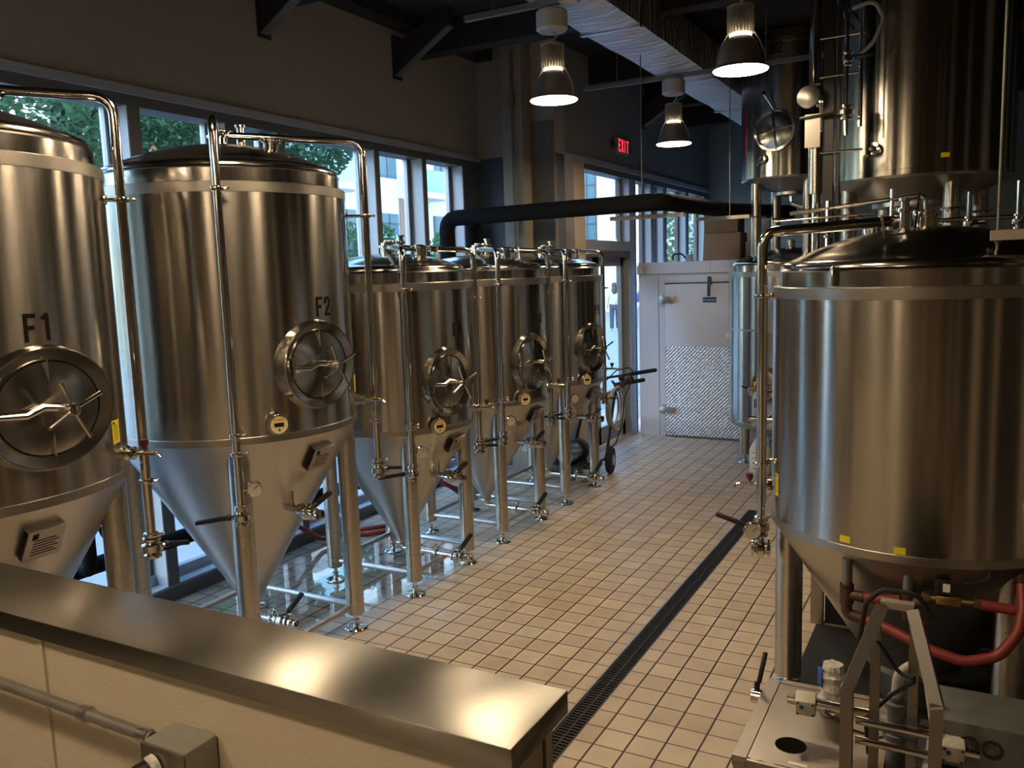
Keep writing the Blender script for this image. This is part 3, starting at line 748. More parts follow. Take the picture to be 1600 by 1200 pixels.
# cooling jacket ports with tees
for (x, y, ztop, zb2) in ((-.248, -.63, .90, .665), (-.002, -.63, .90, .675)):
    m2 = MB().cyl((x, y, zb2), (x, y, ztop), .022, seg=14)
    jp = m2.build('jacket_pipe', mat('galvanised_dark', (.30, .28, .26), .5, 1.0), root)
    MB().cyl((x, y, zb2 + .03), (x, y, zb2 + .11), .030, seg=14).cyl((x, y, zb2 + .07), (x + .07, y - .01, zb2 + .07), .024, seg=12).tube([(x, y, zb2 + .03), (x, y, zb2 - .02), (x + .07, y - .01, zb2 - .03)], .024, 12, .03).lathe([(.03, 0), (.03, .012)], (x, y, zb2 + .105), 14).build('pipe_tee', mat('brown_cast_fitting', (.10, .06, .04), .5, .6), jp)

# bright tanks at the back (stacked pairs)
PL = dict(R=.66, zb=.46, zt=2.13, dome=.26, cone=(.30, .30), legs=[pol(a, .52, 0).to_2d() for a in (215, 305, 35, 125)], leg_r=.055, rails=False, fittings=False, midband=1.5)
PU = dict(R=.53, zb=3.12, zt=4.35, dome=.2, cone=(.16, 2.98), legs=[pol(a, .40, 0).to_2d() for a in (215, 305, 35, 125)], leg_r=.055, leg_bottom=2.22, leg_top=3.12, feet=False, rails=False, fittings=False, leg_ring=True)
root, od = make_tank('bright_tank', (-1.75, 9.75, 0), 'blue-lit stainless tank standing before the walk-in cooler door, lower of the stacked pair', PL, 'lower stacked tanks')
PLm = dict(PL, wheel_rot=0)
manway(root, PLm, 259, .93, .15, .20)
racking = MB().tube([pol(268, .64, .88), pol(262, .80, .88)], .018, 12); racking.build('tank_port', ST_PIPE, root)
butterfly('port_valve', root, pol(248, .72, .87), pol(248, 1, 0), (-.8, -.3, .3), .026, .06)
MB().cyl((-.28, -.74, .58), (.08, -.74, .58), .035, seg=16).cyl((-.1, -.74, .58), (-.1, -.55, .62), .03, seg=12).build('bottom_port', ST_PIPE, root)
MB().cyl(pol(215, .52, .2), pol(270, .3, .5), .018, seg=10).cyl(pol(270, .3, .5), pol(305, .52, .2), .018, seg=10).build('leg_brace', ST_RAIL, root)
MB().bb(-.53, -.31, -.40, -.18, -.0, .006).build('foot_plate', mat('galvanised_plate', (.45, .47, .5), .4, .8), root, False)

def upper_tank(loc, label, P, txt, txt_a, group):
    root, od = make_tank('stacked_tank', loc, label, P, group)
    # round manway hatch
    R = P['R']; u = pol(P['hatch'], 1, 0); p = pol(P['hatch'], R - .03, P['hatch_z'])
    hh = MB().lathe([(.20, 0), (.20, .05), (.215, .056), (.215, .068), (.19, .07), (.185, .055)], p, 40, u).build('hatch_rim', ST_PIPE, root)
    MB().lathe([(.185, .05), (.12, .062), (0, .07)], p, 40, u).build('hatch_lid', ST_DOME, hh)
    t = pol(P['hatch'] + 90, 1, 0); up = Vector((0, 0, 1)); cr = MB()
    for k in range(4):
        a = PI / 2 * k + .1; dv = t * math.cos(a) + up * math.sin(a); cr.cyl(p + u * .09, p + u * .085 + dv * .21, .007, seg=8)
    cr.lathe([(.012, 0), (.018, .02), (.018, .05), (0, .052)], p + u * .07, 12, u); cr.build('hatch_cross', ST_PIPE, hh)
    lv = MB().cyl(p + u * .09 + up * .2 + t * .0, p + u * .12 + up * .36 - t * .09, .009, seg=8).build('hatch_lever', ST_PIPE, hh)
    MB().sphere(p + u * .12 + up * .37 - t * .093, .022, seg=10).build('lever_knob', BLACK, lv)
    if txt: label_text(root, P, txt, txt_a, P['zt'] - .1, .12)
    c_ = MB(); clamp_mb(c_, pol(248, P['R'] + .03, P['zb'] + .18), pol(248, 1, 0), .03); c_.cyl(pol(248, P['R'] - .01, P['zb'] + .18), pol(248, P['R'] + .07, P['zb'] + .18), .012, seg=10); c_.build('side_port', ST_PIPE, root)
    MB().tube([(0, 0, P['cone'][1]), (0, 0, P['cone'][1] - .12), (.1, -.02, P['cone'][1] - .16), (.45, -.05, P['cone'][1] - .16)], .022, 12, .04).build('bottom_pipe', ST_PIPE, root)
    return root
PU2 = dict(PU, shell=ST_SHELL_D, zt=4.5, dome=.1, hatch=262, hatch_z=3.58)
r2 = upper_tank((-1.75, 9.75, 0), 'dark stainless tank numbered B2 stacked on top with a round hatch', PU2, 'B2', 262, 'upper stacked tanks')
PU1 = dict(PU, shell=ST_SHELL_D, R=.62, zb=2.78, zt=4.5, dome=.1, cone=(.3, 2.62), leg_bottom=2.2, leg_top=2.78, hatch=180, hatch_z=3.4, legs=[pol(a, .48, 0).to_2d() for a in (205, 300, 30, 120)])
r1 = upper_tank((-.37, 7.0, 0), 'big dark stainless tank filling the upper right, above the wide domed tank', PU1, None, 0, 'upper stacked tanks')
cyl_patch(.6215, 286, 291, 2.87, 2.90).build('small_yellow_label', YELLOW, r1)
root, od = make_tank('bright_tank', (-.37, 7.0, 0), 'stainless tank under the big upper right tank, mostly hidden by the domed tank', dict(PL, zt=2.02, R=.66, midband=None), 'lower stacked tanks')

# slim piping column between the stacked tanks
t = empty('piping_column', (-.985, 6.3, 0), 'slim column of vertical stainless process pipes with valves beside the stacked tanks', 'piping')
MB().cyl((0.02, 0, 2.68), (.02, 0, 3.0), .055, seg=20).build('heat_exchanger', ST_SHELL, t)
MB().cyl((.02, 0, 2.1), (.02, 0, 2.68), .03, seg=14).build('lower_pipe', ST_PIPE, t)
MB().cyl((.0, .02, 3.42), (.0, .02, 4.6), .04, seg=20).build('upper_pipe', ST_PIPE, t)
MB().bb(.06, .13, -.03, .04, 2.2, 4.6).bb(.15, .17, -.03, .04, 2.2, 4.6).build('post', mat('post_black', (.015, .015, .016), .5), t, False)
MB().cyl((.21, -.05, 3.05), (.21, -.05, 4.6), .014, seg=10).cyl((.30, -.05, 3.1), (.30, -.05, 4.3), .014, seg=10).build('thin_pipe', ST_PIPE, t)
butterfly('pipe_valve', t, (.21, -.05, 3.20), (0, 0, 1), (-1, -.1, -.05), .028, .22)
butterfly('pipe_valve', t, (.21, -.05, 3.55), (0, 0, 1), (1, -.2, 0), .024, .1)
MB().lathe([(.0, .0), (.075, .0), (.08, .01), (.075, .02), (.0, .02)], (-.02, -.1, 3.32), 28, (-.1, -1, .15)).build('sight_glass', ST_PIPE, t)
MB().box((.0, -.06, 3.10), (.10, .02, .22)).build('bracket_plate', ST_PLATE, t, False)
for z in (2.95, 3.45, 3.7):
    MB().cyl((.04, -.04, z), (.32, -.05, z), .008, seg=8).build('cross_pipe', ST_PIPE, t)
MB().tube([(.24, -.06, 3.86), (.38, -.1, 3.88), (.44, -.1, 3.76), (.38, -.1, 3.62), (.30, -.07, 3.56)], .014, 10, .08).build('braided_hose', mat('grey_hose', (.4, .38, .35), .6), t)

# piping manifold at knee of stacked tanks (between tanks and behind the dome)
t = empty('pipe_manifold', (-.37, 6.2, 0), 'tangle of small stainless pipes and valves below the upper right tank', 'piping')
MB().tube([(-.75, 0, 2.55), (.1, 0, 2.62), (.1, 0, 2.45), (1.1, 0, 2.45)], .016, 10, .05).build('header_pipe', ST_PIPE, t)
for k, x in enumerate((-.5, -.1, .35, .62, .95)):
    MB().cyl((x, 0, 2.2), (x, 0, 2.62 + .05 * (k % 2)), .016, seg=10).build('drop_pipe', ST_PIPE, t)
    butterfly('manifold_valve', t, (x, 0, 2.42), (0, 0, 1), (.3, -1, .1 * k), .02, .07)
MB().cyl((-.85, -.02, 2.5), (-.2, -.02, 2.52), .007, seg=8).build('thin_rod', ST_PIPE, t)
MB().tube([(.75, .1, 2.55), (.95, .05, 2.58), (1.15, 0, 2.60)], .02, 10).build('red_handle_pipe', RED, t)

# ------------------------------------------------------------------ pendant lamps
AL = mat('brushed_aluminium_shade', (.40, .37, .33), .42, .7)
LAMPW = mat('canopy_white', (.55, .53, .48), .5)
FIN = mat('fin_grey', (.42, .40, .36), .5, .3)
LIT = mat('lit_diffuser', (1, 1, 1), .5, emit=LAMP_COLOR, estr=LAMP_STRENGTH)
def lamp(x, y, label):
    r = empty('pendant_lamp', (x, y, 3.425), label, 'pendant lamp', 'metal bell pendant lamps')
    MB().lathe([(0, .47), (.095, .47), (.112, .485), (.112, .60), (.10, .615), (0, .615)], seg=40).build('canopy', LAMPW, r)
    MB().tube([(0, 0, .385), (.0, 0, .41), (.03, 0, .43), (.03, 0, .45), (-.01, 0, .475)], .006, 8, .015).build('cord', LAMPW, r)
    f = MB().cyl((0, 0, .215), (0, 0, .38), .045, seg=16)
    for k in range(24):
        a = 2 * PI * k / 24; f.box((.062 * math.cos(a), .062 * math.sin(a), .30), (.042, .006, .165), Matrix.Rotation(a, 3, 'Z'))
    f.lathe([(.0, .382), (.084, .382), (.084, .372), (0, .372)], seg=24); f.build('heat_sink', FIN, r, False)
    sh = MB().lathe([(.064, .20), (.078, .190), (.102, .160), (.124, .115), (.139, .065), (.148, .025), (.172, .006), (.175, 0), (.170, -.001), (.146, .018), (.136, .06), (.121, .11), (.099, .155), (.076, .185), (.060, .2)], seg=56).build('shade', AL, r)
    MB().lathe([(.064, .215), (.068, .213), (.068, .200), (.060, .198)], seg=40).build('neck_ring', mat('neck_glow_ring', (.8, .75, .6), .4, emit=(1, .85, .6), estr=4), r)
    for s in (-1, 1):
        MB().tube([(s * .085, 0, .22), (s * .118, 0, .165), (s * .148, 0, .09), (s * .158, 0, .02)], .005, 8, .04).build('side_arm', FIN, r)
    MB().lathe([(0, .001), (.166, .001), (.166, -.006), (0, -.006)], seg=56).build('diffuser', LIT, r)
    return r
lamp(-2.68, 5.70, 'lit metal pendant lamp before the beige pillar, left of the three in view')
lamp(-1.32, 5.58, 'lit metal pendant lamp in front of the stacked tank marked B2, largest of the three')
lamp(-2.64, 8.39, 'lit metal pendant lamp beside the exit sign, farthest and lowest of the three in view')
lamp(-2.66, 2.66, 'lit metal pendant lamp above the stainless wall cap, just out of the frame')
lamp(-1.32, 2.80, 'lit metal pendant lamp above the camera, near the trench drain, out of the frame')
lamp(-2.66, -.05, 'lit metal pendant lamp left of the camera, out of the frame')
lamp(-1.32, .0, 'lit metal pendant lamp just behind the camera, out of the frame')
lamp(-2.0, -2.75, 'lit metal pendant lamp at the back of the room, farthest behind the camera')
# struts that carry the lamps
STRUT = mat('strut_channel', (.25, .24, .22), .5, .6)
for (x0, x1, y, lab) in ((-3.35, -1.0, 5.62, 'grey strut channel carrying the two nearer pendant lamps'), (-3.6, .1, 8.39, 'grey strut channel carrying the farthest pendant lamp')):
    r = empty('strut_channel', (x0, y, 4.05), lab, 'strut')
    MB().bb(0, x1 - x0, -.02, .02, 0, .041).build('channel', STRUT, r, False)
    for k in (0.1, .5, .9): MB().cyl(((x1 - x0) * k, 0, .04), ((x1 - x0) * k, 0, .56), .005, seg=8).build('threaded_rod', STRUT, r)
    if y < 6: MB().box((.85, -.02, .05), (.12, .10, .12)).build('junction_box', LAMPW, r, False)

# foil duct
d = empty('foil_duct', (-2.60, 4.7, 4.1), 'long silver foil-wrapped air duct under the dark ceiling', 'duct')
rings = []; N = 30
for k in range(N + 1):
    yy = -.9 + 8.6 * k / N; w = .245 + random.uniform(-.006, .006); h = .36
    rings.append([(-w, yy, .012 + random.uniform(0, .012)), (-w * .5, yy, random.uniform(-.01, .008)), (0, yy, random.uniform(-.015, .005)), (w * .5, yy, random.uniform(-.01, .008)), (w, yy, .012), (w + .008, yy, h * .5), (w, yy, h), (-w, yy, h), (-w - .008, yy, h * .5)])
MB().loft(rings, cap0=True, cap1=True).build('duct_body', FOIL, d)
for yy in (1.9, 4.1, 6.0):
    MB().bb(-.256, .256, yy, yy + .05, -.014, .375).build('joint_tape', mat('foil_tape', (.6, .6, .62), .35, 1.0, bump=(20, .4, .01)), d)

# exit sign on the door wall
e = empty('exit_sign', (XD, 10.26, 3.73), 'small white exit sign with red glowing letters above the glass door', 'exit sign')
MB().box((.03, 0, 0), (.05, .42, .20), None, 0, .008).build('housing', mat('sign_housing', (.32, .31, .30), .5), e)
for s in (-1, 1):
    MB().lathe([(.0, 0), (.04, .0), (.045, .02), (.04, .04), (0, .045)], (.0, s * .27, .0), 14, (1, 0, 0)).build('lamp_head', mat('sign_lamp_head', (.06, .06, .06), .4), e)
REDL = mat('exit_red_letters', (.8, .02, .03), .5, emit=(1, .035, .06), estr=1.6)
glyphs('EXIT', .15, lambda x, y: Vector((.0565, x, y)), .13, .60).build('exit_lettering', REDL, e, False)

# ------------------------------------------------------------------ insulated black pipes
def foam_pipe(pts, r, label, rad=.13):
    o = MB().tube(pts, r, 20, rad).build('insulated_pipe', FOAM, None, label=label, cat='pipe', group='black foam insulated pipes'); return o
foam_pipe([(-4.62, 7.25, .4), (-4.62, 7.25, 2.76), (-2.40, 7.25, 2.78), (-2.40, 9.6, 2.82), (-1.9, 10.6, 2.82)], .078, 'black insulated pipe crossing above the small tanks, nearer of the pair')
foam_pipe([(-4.62, 7.75, .4), (-4.62, 7.75, 2.80), (-2.56, 7.75, 2.82), (-2.56, 9.6, 2.84), (-2.0, 10.9, 2.84)], .078, 'black insulated pipe crossing above the small tanks, farther of the pair')
foam_pipe([(-4.58, -1, .60), (-4.58, 3.6, .53), (-4.58, 5.6, .45), (-4.58, 7.2, .40)], .052, 'low black insulated pipe running along the window sill behind the fermenters')
foam_pipe([(-4.40, 2.95, .85), (-4.40, 2.95, .58), (-4.56, 3.0, .56)], .04, 'short black insulated branch pipe dropping behind the second fermenter', .06)
# trapeze struts with hanging wires
for (x, y, z, lab) in ((-2.62, 7.5, 2.70, 'white strut and thin rod hanging under the black pipes before the door transom'), (-2.35, 9.1, 2.74, 'white strut and thin rod hanging under the black pipes near the carton stack')):
    r = empty('pipe_hanger', (x, y, z), lab, 'pipe hanger', 'pipe hangers')
    MB().bb(-.35 if y < 8 else -.3, .35 if y < 8 else .3, -.025, .025, -.045, -.01).build('strut', LAMPW, r, False)
    MB().cyl((.0 if y < 8 else .12, -.12, -.04), (.0 if y < 8 else .12, -.12, 1.37 if y < 8 else 1.87), .005, seg=8).build('rod', STRUT, r)
r = empty('pipe_hanger', (.12, 4.0, 2.29), 'pale strut end hanging on a long thin rod at the right edge', 'pipe hanger', 'pipe hangers')
MB().bb(-.055, .6, -.04, .04, -.02, .02).build('strut', mat('strut_pale', (.42, .38, .32), .6), r, False)
MB().cyl((-.028, 0, -.06), (-.028, 0, 2.33), .006, seg=8).lathe([(.012, -.03), (.012, -.02)], (-.028, 0, 0), 8).build('rod', STRUT, r)
r = MB().cyl((-1.15, 7.0, 4.55), (-.75, 6.4, 3.75), .013, seg=8).build('brace_rod', mat('brace_grey', (.35, .33, .3), .5), None, label='thin grey diagonal rod under the ceiling right of the largest lamp', cat='rod')

# ------------------------------------------------------------------ walk-in cooler
CX0, CY0, CZT = -3.84, 10.65, 2.28
wc = empty('walk_in_cooler', (CX0, CY0, 0), 'white panelled walk-in cooler with a hinged metal door at the end of the room', 'walk-in cooler')
wm = MB().bb(0, 3.3, 0.004, 3.3, 0, CZT)
wm.bb(.0, 2.9, -.012, .01, 2.13, CZT - .003, 0)
wm.build('wall_panel', PANEL, wc, False)
jm = MB().bb(.268, .272, -.0005, .006, .0, 2.128).bb(.365, .369, -.001, .006, 2.12, 2.125).bb(.0, 2.9, -.0128, -.01, 2.128, 2.133).bb(.95, .954, -.0135, -.01, 2.14, CZT).bb(.38, 1.40, -.003, .006, 1.985, 2.12)
MB().bb(.267, .271, -.001, .006, .0, 2.128).bb(.0, 2.9, -.0135, -.011, 2.126, 2.132).bb(.95, .954, -.0135, -.011, 2.135, CZT - .004).build('panel_joint', mat('panel_joint_dark', (.18, .18, .2), .6), wc, False)
MB().bb(.37, 1.38, -.008, .006, 2.0, 2.012).bb(.355, .368, -.008, .006, 0, 2.01).build('door_seal', BLACK, wc, False)
dr = MB().box((.87, -.03, 1.01), (1.0, .05, 1.97), None, 0, .006).build('door', PANEL, wc)
MB().bb(.375, 1.37, -.061, -.054, .03, 1.20).build('kick_plate', TREAD, dr, False)
HN = mat('hinge_satin', (.55, .54, .52), .35, 1.0)
for z in (1.80, .36):
    MB().box((.40, -.07, z), (.20, .025, .085), None, 0, .005).box((.345, -.03, z), (.05, .06, .12), None, 0, .005).build('hinge', HN, dr)
MB().box((.96, -.07, 2.03), (.045, .05, .11), None, 0, .006).box((.955, -.09, 1.93), (.035, .03, .18), None, 0, .006).build('door_closer', mat('closer_dark', (.04, .045, .06), .4), dr)
bl = MB().box((.955, -.058, 1.79), (.17, .004, .065)).build('door_badge', mat('badge_blue', (.02, .035, .16), .4), dr, False)
text_obj('badge_lettering', 'Amerikooler', .03, WHITEP, bl, lambda x, y, z: Vector((.955 + x, -.0605 - max(0, z), 1.79 + y)), ext=.0004)
ws = MB().box((1.26, -.058, 1.49), (.10, .004, .075)).build('warning_sticker', YELLOW, dr, False)
MB().box((1.26, -.0605, 1.505), (.08, .001, .02)).box((1.26, -.0605, 1.475), (.07, .001, .004)).build('sticker_print', INK, ws, False)
MB().box((1.24, -.085, 1.34), (.13, .05, .05), None, 0, .015).build('door_handle', WHITEP, dr)
MB().box((.04, -.03, 2.185), (.09, .05, .11), None, 0, .004).build('corner_box', LAMPW, wc)
# things on the cooler roof
MB().box((-2.77, 10.95, CZT + .17), (.46, .4, .34), None, 0, .004).build('cardboard_box', CARD, None, label='lower brown cardboard box on the cooler roof', cat='box', group='boxes on the cooler roof')
MB().box((-2.79, 10.97, CZT + .34 + .145), (.42, .36, .28), None, 0, .004).build('cardboard_box', mat('cardboard_darker', (.22, .155, .105), .85), None, label='upper brown cardboard box on the cooler roof, under the black pipe', cat='box', group='boxes on the cooler roof')
MB().box((-2.35, 11.0, CZT + .11), (.30, .3, .22), None, 0, .004).build('carton', BOXW, None, label='lower white carton on the cooler roof behind the tank leg', cat='box', group='boxes on the cooler roof')
MB().box((-2.34, 11.0, CZT + .22 + .13), (.28, .3, .26), None, 0, .004).build('carton', BOXW, None, label='upper white carton on the cooler roof behind the tank leg', cat='box', group='boxes on the cooler roof')
MB().prism([(-3.10, 11.05, CZT), (-2.96, 11.05, CZT), (-2.98, 11.05, CZT + .55), (-3.03, 11.05, CZT + .58), (-3.07, 11.05, CZT + .55)], (0, .3, 0)).build('folded_sheet', mat('grey_sheet', (.3, .3, .31), .8), None, label='grey standing bag left of the cardboard boxes on the cooler', cat='bag')
MB().tube([(-3.42, 10.8, CZT + .02), (-3.42, 10.8, CZT + .10), (-3.30, 10.8, CZT + .10), (-3.24, 10.8, CZT + .03)], .012, 10, .05).build('power_cable', RUBBER, None, label='looped black cable plugged in on the cooler roof edge', cat='cable')
MB().box((-3.2, 10.8, CZT + .045), (.08, .07, .09), None, 0, .005).build('socket_box', mat('socket_grey', (.3, .3, .32), .5), None, label='small grey socket box on the cooler roof edge', cat='socket')

# ------------------------------------------------------------------ spray bottle, jug
s = empty('spray_bottle', (-1.915, 8.90, .93), 'spray bottle with a yellow trigger hanging on the lower tank hatch arm', 'spray bottle')
MB().lathe([(0, -.23), (.04, -.23), (.045, -.22), (.045, -.10), (.036, -.06), (.016, -.02), (.016, 0)], seg=24).build('bottle', mat('bottle_translucent', (.62, .68, .78), .25), s)
MB().lathe([(.0455, -.20), (.0458, -.20), (.0458, -.11), (.0455, -.11)], seg=20, a0=-2.6, a1=-.5).build('bottle_label', mat('label_blue', (.12, .15, .42), .5), s)
MB().lathe([(.018, 0), (.02, .025), (.012, .03)], seg=16, cap1=True).build('collar', BLACK, s)
MB().box((-.01, -.01, .05), (.07, .025, .04), None, 0, .008).box((-.035, -.02, .02), (.012, .012, .05), Euler((0, .4, 0))).build('trigger_head', mat('trigger_yellow', (.9, .6, .02), .4), s)
j = empty('measuring_jug', (-1.90, 8.95, 0), 'white plastic jug with black level marks on the floor behind the wide tank', 'jug')
MB().lathe([(0, 0), (.10, 0), (.11, .02), (.11, .27), (.05, .38), (.035, .40), (.035, .44), (0, .44)], seg=28).build('body', WHITEP, j)
mk = MB()
for k in range(4): cyl_patch(.1115, 240, 262, .08 + .055 * k, .086 + .055 * k, .001, 0, mk, 4)
mk.build('level_marks', INK, j)

# ------------------------------------------------------------------ pump trolley beside F5
p = empty('pump_trolley', (-3.55, 8.45, 0), 'portable pump trolley with black handlebar grips and a coiled hose beside F5', 'pump trolley')
for (x, y) in ((.16, -.02), (-.38, -.12)):
    wh = MB().lathe([(0, -.035), (.10, -.035), (.135, -.03), (.15, -.012), (.15, .012), (.135, .03), (.10, .035), (0, .035)], (x, y, .15), 32, (1, .15, 0)).build('wheel', RUBBER, p)
    MB().lathe([(0, -.04), (.06, -.04), (.06, .04), (0, .04)], (x, y, .15), 20, (1, .15, 0)).build('hub', mat('rail_steel'), wh)
TB = mat('trolley_frame_dark', (.05, .05, .055), .4, .5)
MB().tube([(.10, -.55, .16), (.10, .0, .16), (.10, .05, .25), (.13, .20, .80), (.14, .25, .92)], .016, 12, .06).tube([(-.30, -.55, .16), (-.30, .0, .16), (-.30, .05, .25), (-.2, .20, .80), (-.16, .25, .92)], .016, 12, .06).cyl((.10, -.5, .16), (-.30, -.5, .16), .016, seg=10).build('frame', TB, p)
MB().tube([(-.16, .25, .92), (-.05, .30, 1.0), (.20, .62, 1.02)], .014, 10, .05).tube([(.14, .25, .92), (.05, .32, .98), (.12, .30, .92)], .014, 10, .03).tube([(.14, .25, .92), (.20, .45, .93)], .014, 10).build('handlebar', TB, p)
MB().cyl((.18, .60, 1.02), (.33, 1.02, 1.02), .024, seg=14).build('grip', RUBBER, p)
MB().cyl((.10, .30, .93), (.29, .72, .94), .024, seg=14).build('grip', RUBBER, p)
MB().lathe([(0, 0), (.09, 0), (.10, .03), (.10, .26), (.09, .29), (0, .29)], (-.1, -.62, .30), 28, (0, 1, 0)).build('motor', mat('motor_steel', (.35, .37, .4), .3, 1.0), p)
MB().lathe([(0, 0), (.12, 0), (.12, .08), (0, .08)], (-.1, -.34, .30), 28, (0, 1, 0)).box((-.1, -.4, .16), (.35, .5, .08)).build('pump_head', TB, p)
hz = MB()
for k in range(3):
    rr = .20 + .02 * k; hz.tube([(.1 + .03 * k, .22 + rr * math.cos(a) * .9, .68 + rr * math.sin(a)) for a in [2 * PI * i / 28 for i in range(29)]], .014, 8, caps=False)
hz.build('coiled_hose', mat('hose_clear_grey', (.38, .38, .36), .35), p)
MB().tube([(.18, .5, 1.0), (.26, .4, .96), (.22, .28, .8), (.20, .25, .5), (.16, .15, .3), (.1, .05, .22)], .007, 8, .06).tube([(.2, .7, 1.0), (.18, .55, 1.1), (.08, .4, 1.08), (.0, .3, .98)], .007, 8, .08).build('control_cable', RUBBER, p)
MB().box((-.0, .12, .86), (.12, .1, .09), Euler((.3, 0, .2)), 0, .012).build('switch_box', mat('switch_grey', (.3, .3, .3), .5), p)
MB().box((.1, .08, .82), (.01, .13, .14), Euler((0, .15, .2))).build('paper_tag', mat('paper_tag', (.55, .45, .3), .8), p, False)
MB().cyl((.12, .32, .90), (.22, .52, .98), .035, seg=14).sphere((.14, .4, 1.0), .035).build('brake_clamp', RUBBER, p)
MB().bb(-4.3, -4.0, 8.1, 8.16, .25, 1.0).build('white_board', mat('board_beige', (.5, .48, .42), .7), None, False, label='upright pale board leaning at the foot of the wall behind F5', cat='board')

# ------------------------------------------------------------------ hoses on the floor behind the fermenters
MB().tube([(-4.75, 4.9, .3), (-4.68, 5.2, .06), (-4.62, 5.6, .03), (-4.45, 5.85, .022), (-4.35, 5.75, .022), (-4.5, 5.55, .022), (-4.75, 5.5, .022)], .02, 12, .12).build('red_hose', RED, None, label='red hose looping on the wet floor behind the F3 tank', cat='hose')
MB().tube([(-4.78, 6.4, .45), (-4.72, 6.7, .25), (-4.6, 6.95, .12), (-4.4, 7.1, .022), (-4.3, 6.9, .022), (-4.6, 6.7, .3)], .02, 12, .14).build('red_hose', mat('dark_red_rubber', (.16, .02, .02), .4), None, label='dark red hose drooping by the window behind the F4 tank', cat='hose')
c_ = MB(); 
for (y0, y1) in ((3.0, 3.35),):
    c_.tube([(-4.4, y0, .9), (-4.4, y0 + .05, .75), (-4.35, y1, .66)], .012, 8, .05)
c_.build('floor_cable', RUBBER, None, label='short black cable hanging between the first two fermenters', cat='cable')
g_ = MB().tube([(-3.30, 3.06, .40 + 1.6), (-3.30, 3.06, .41 + 1.6)], .001); g_.b.free()

# red cooling hoses of the right tank
HY = 3.86
MB().tube([(-.365, HY, .735), (-.28, HY - .01, .74), (-.225, HY, .745)], .022, 14, .1).build('red_hose', RED, None, label='short straight red hose between the two jacket tees under the wide tank', cat='hose', group='red hoses under the wide tank')
MB().tube([(-.37, HY, .637), (-.25, HY - .04, .62), (-.10, HY - .10, .585), (.03, HY - .12, .565), (.15, HY - .10, .60), (.22, HY - .06, .70), (.235, HY, .78), (.23, HY + .06, .86)], .022, 14, .12).build('red_hose', RED, None, label='long sagging red hose curving below the wide tank to the right', cat='hose', group='red hoses under the wide tank')
MB().tube([(.085, HY, .775), (.2, HY, .77), (.5, HY + .05, .80)], .022, 14, .05).build('red_hose', RED, None, label='red hose from the brass solenoid valve to the right edge', cat='hose', group='red hoses under the wide tank')
sv = empty('solenoid_valve', (-.06, HY, .775), 'brass solenoid valve with black coil and looped cable under the wide tank', 'valve')
sv.scale = (.78, .78, .78)
BR = mat('brass', (.45, .33, .14), .35, 1.0)
MB().cyl((-.09, 0, 0), (.20, 0, 0), .016, seg=12).box((.03, 0, .0), (.12, .05, .05), None, 0, .008).cyl((-.10, 0, 0), (-.06, 0, 0), .026, seg=6).cyl((.15, 0, 0), (.19, 0, 0), .026, seg=6).build('valve_body', BR, sv)
MB().box((.0, 0, .075), (.075, .055, .085), None, 0, .006).box((-.03, 0, .05), (.12, .03, .02)).build('coil', BLACK, sv)
MB().box((.02, -.0285, .075), (.035, .002, .045)).build('coil_label', WHITEP, sv, False)
MB().tube([(-.03, 0, .11), (-.02, 0, .18), (.08, 0, .23), (.22, .02, .20), (.22, .03, .13), (.1, .03, .09)], .005, 8, .05).build('coil_cable', mat('cable_bluegrey', (.05, .07, .12), .4), sv)
es = empty('equipment_stand', (-.79, 5.25, 0), 'black block added for the darkness behind the wide tank legs, with a steel corner post', 'shade_block')
MB().bb(.07, 1.6, .02, .5, 0, 1.02).build('shade_block', mat('plain_black', (.02, .02, .02), .6), es, False)  # black block added to give the darkness behind the tank
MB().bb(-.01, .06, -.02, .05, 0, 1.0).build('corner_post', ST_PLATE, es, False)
MB().bb(-.76, 1.5, 3.35, 5.2, .0005, .014, 0).build('shade_sheet', RUBBER, None, False, label='black sheet added for the shade on the floor under the wide tank', cat='shade sheet')  # sheet added to darken the tiles where the tank's shade falls
# brown wooden pole at the right edge
MB().cyl((.20, 3.35, 1.35), (.26, 3.15, .35), .014, seg=14).build('wooden_pole', mat('pole_wood_orange', (.36, .15, .05), .45), None, label='orange-brown wooden pole leaning at the right edge', cat='pole')

# ------------------------------------------------------------------ pump cart in the lower right corner
CZ1 = .70
pc = empty('cleaning_cart', (-.60, 2.45, 0), 'stainless cleaning cart with a black round hole in its sheet top, lower right corner', 'cart')
top = MB()
# top sheet with a round hole at (0.15, .135)
cx, cy, rh = .152, .135, .048; n = 40
outer = []
x0, x1, y0, y1 = .045, .42, .012, .53
for k in range(n):
    a = 2 * PI * k / n; dx, dy = math.cos(a), math.sin(a)
    tt = min(((x1 - cx) / dx if dx > 1e-9 else (x0 - cx) / dx if dx < -1e-9 else 9e9), ((y1 - cy) / dy if dy > 1e-9 else (y0 - cy) / dy if dy < -1e-9 else 9e9))
    outer.append((cx + dx * tt, cy + dy * tt, CZ1))
for k in range(n):
    pass
corners = [(x1, y1), (x0, y1), (x0, y0), (x1, y0)]
hole = [(cx + rh * math.cos(2 * PI * k / n), cy + rh * math.sin(2 * PI * k / n), CZ1) for k in range(n)]
hole2 = [(x, y, CZ1 - .12) for x, y, z in hole]
top.loft([outer, hole, hole2])
for (qx, qy) in corners:   # fill the corner triangles
    near = sorted(range(n), key=lambda k: (outer[k][0] - qx) ** 2 + (outer[k][1] - qy) ** 2)[:2]
    top.quad([(qx, qy, CZ1), outer[near[0]], outer[near[1]]]) if False else top._face([top.b.verts.new(Vector((qx, qy, CZ1))), top.b.verts.new(Vector(outer[near[0]])), top.b.verts.new(Vector(outer[near[1]]))])
top.build('top_sheet', ST_PLATE, pc)
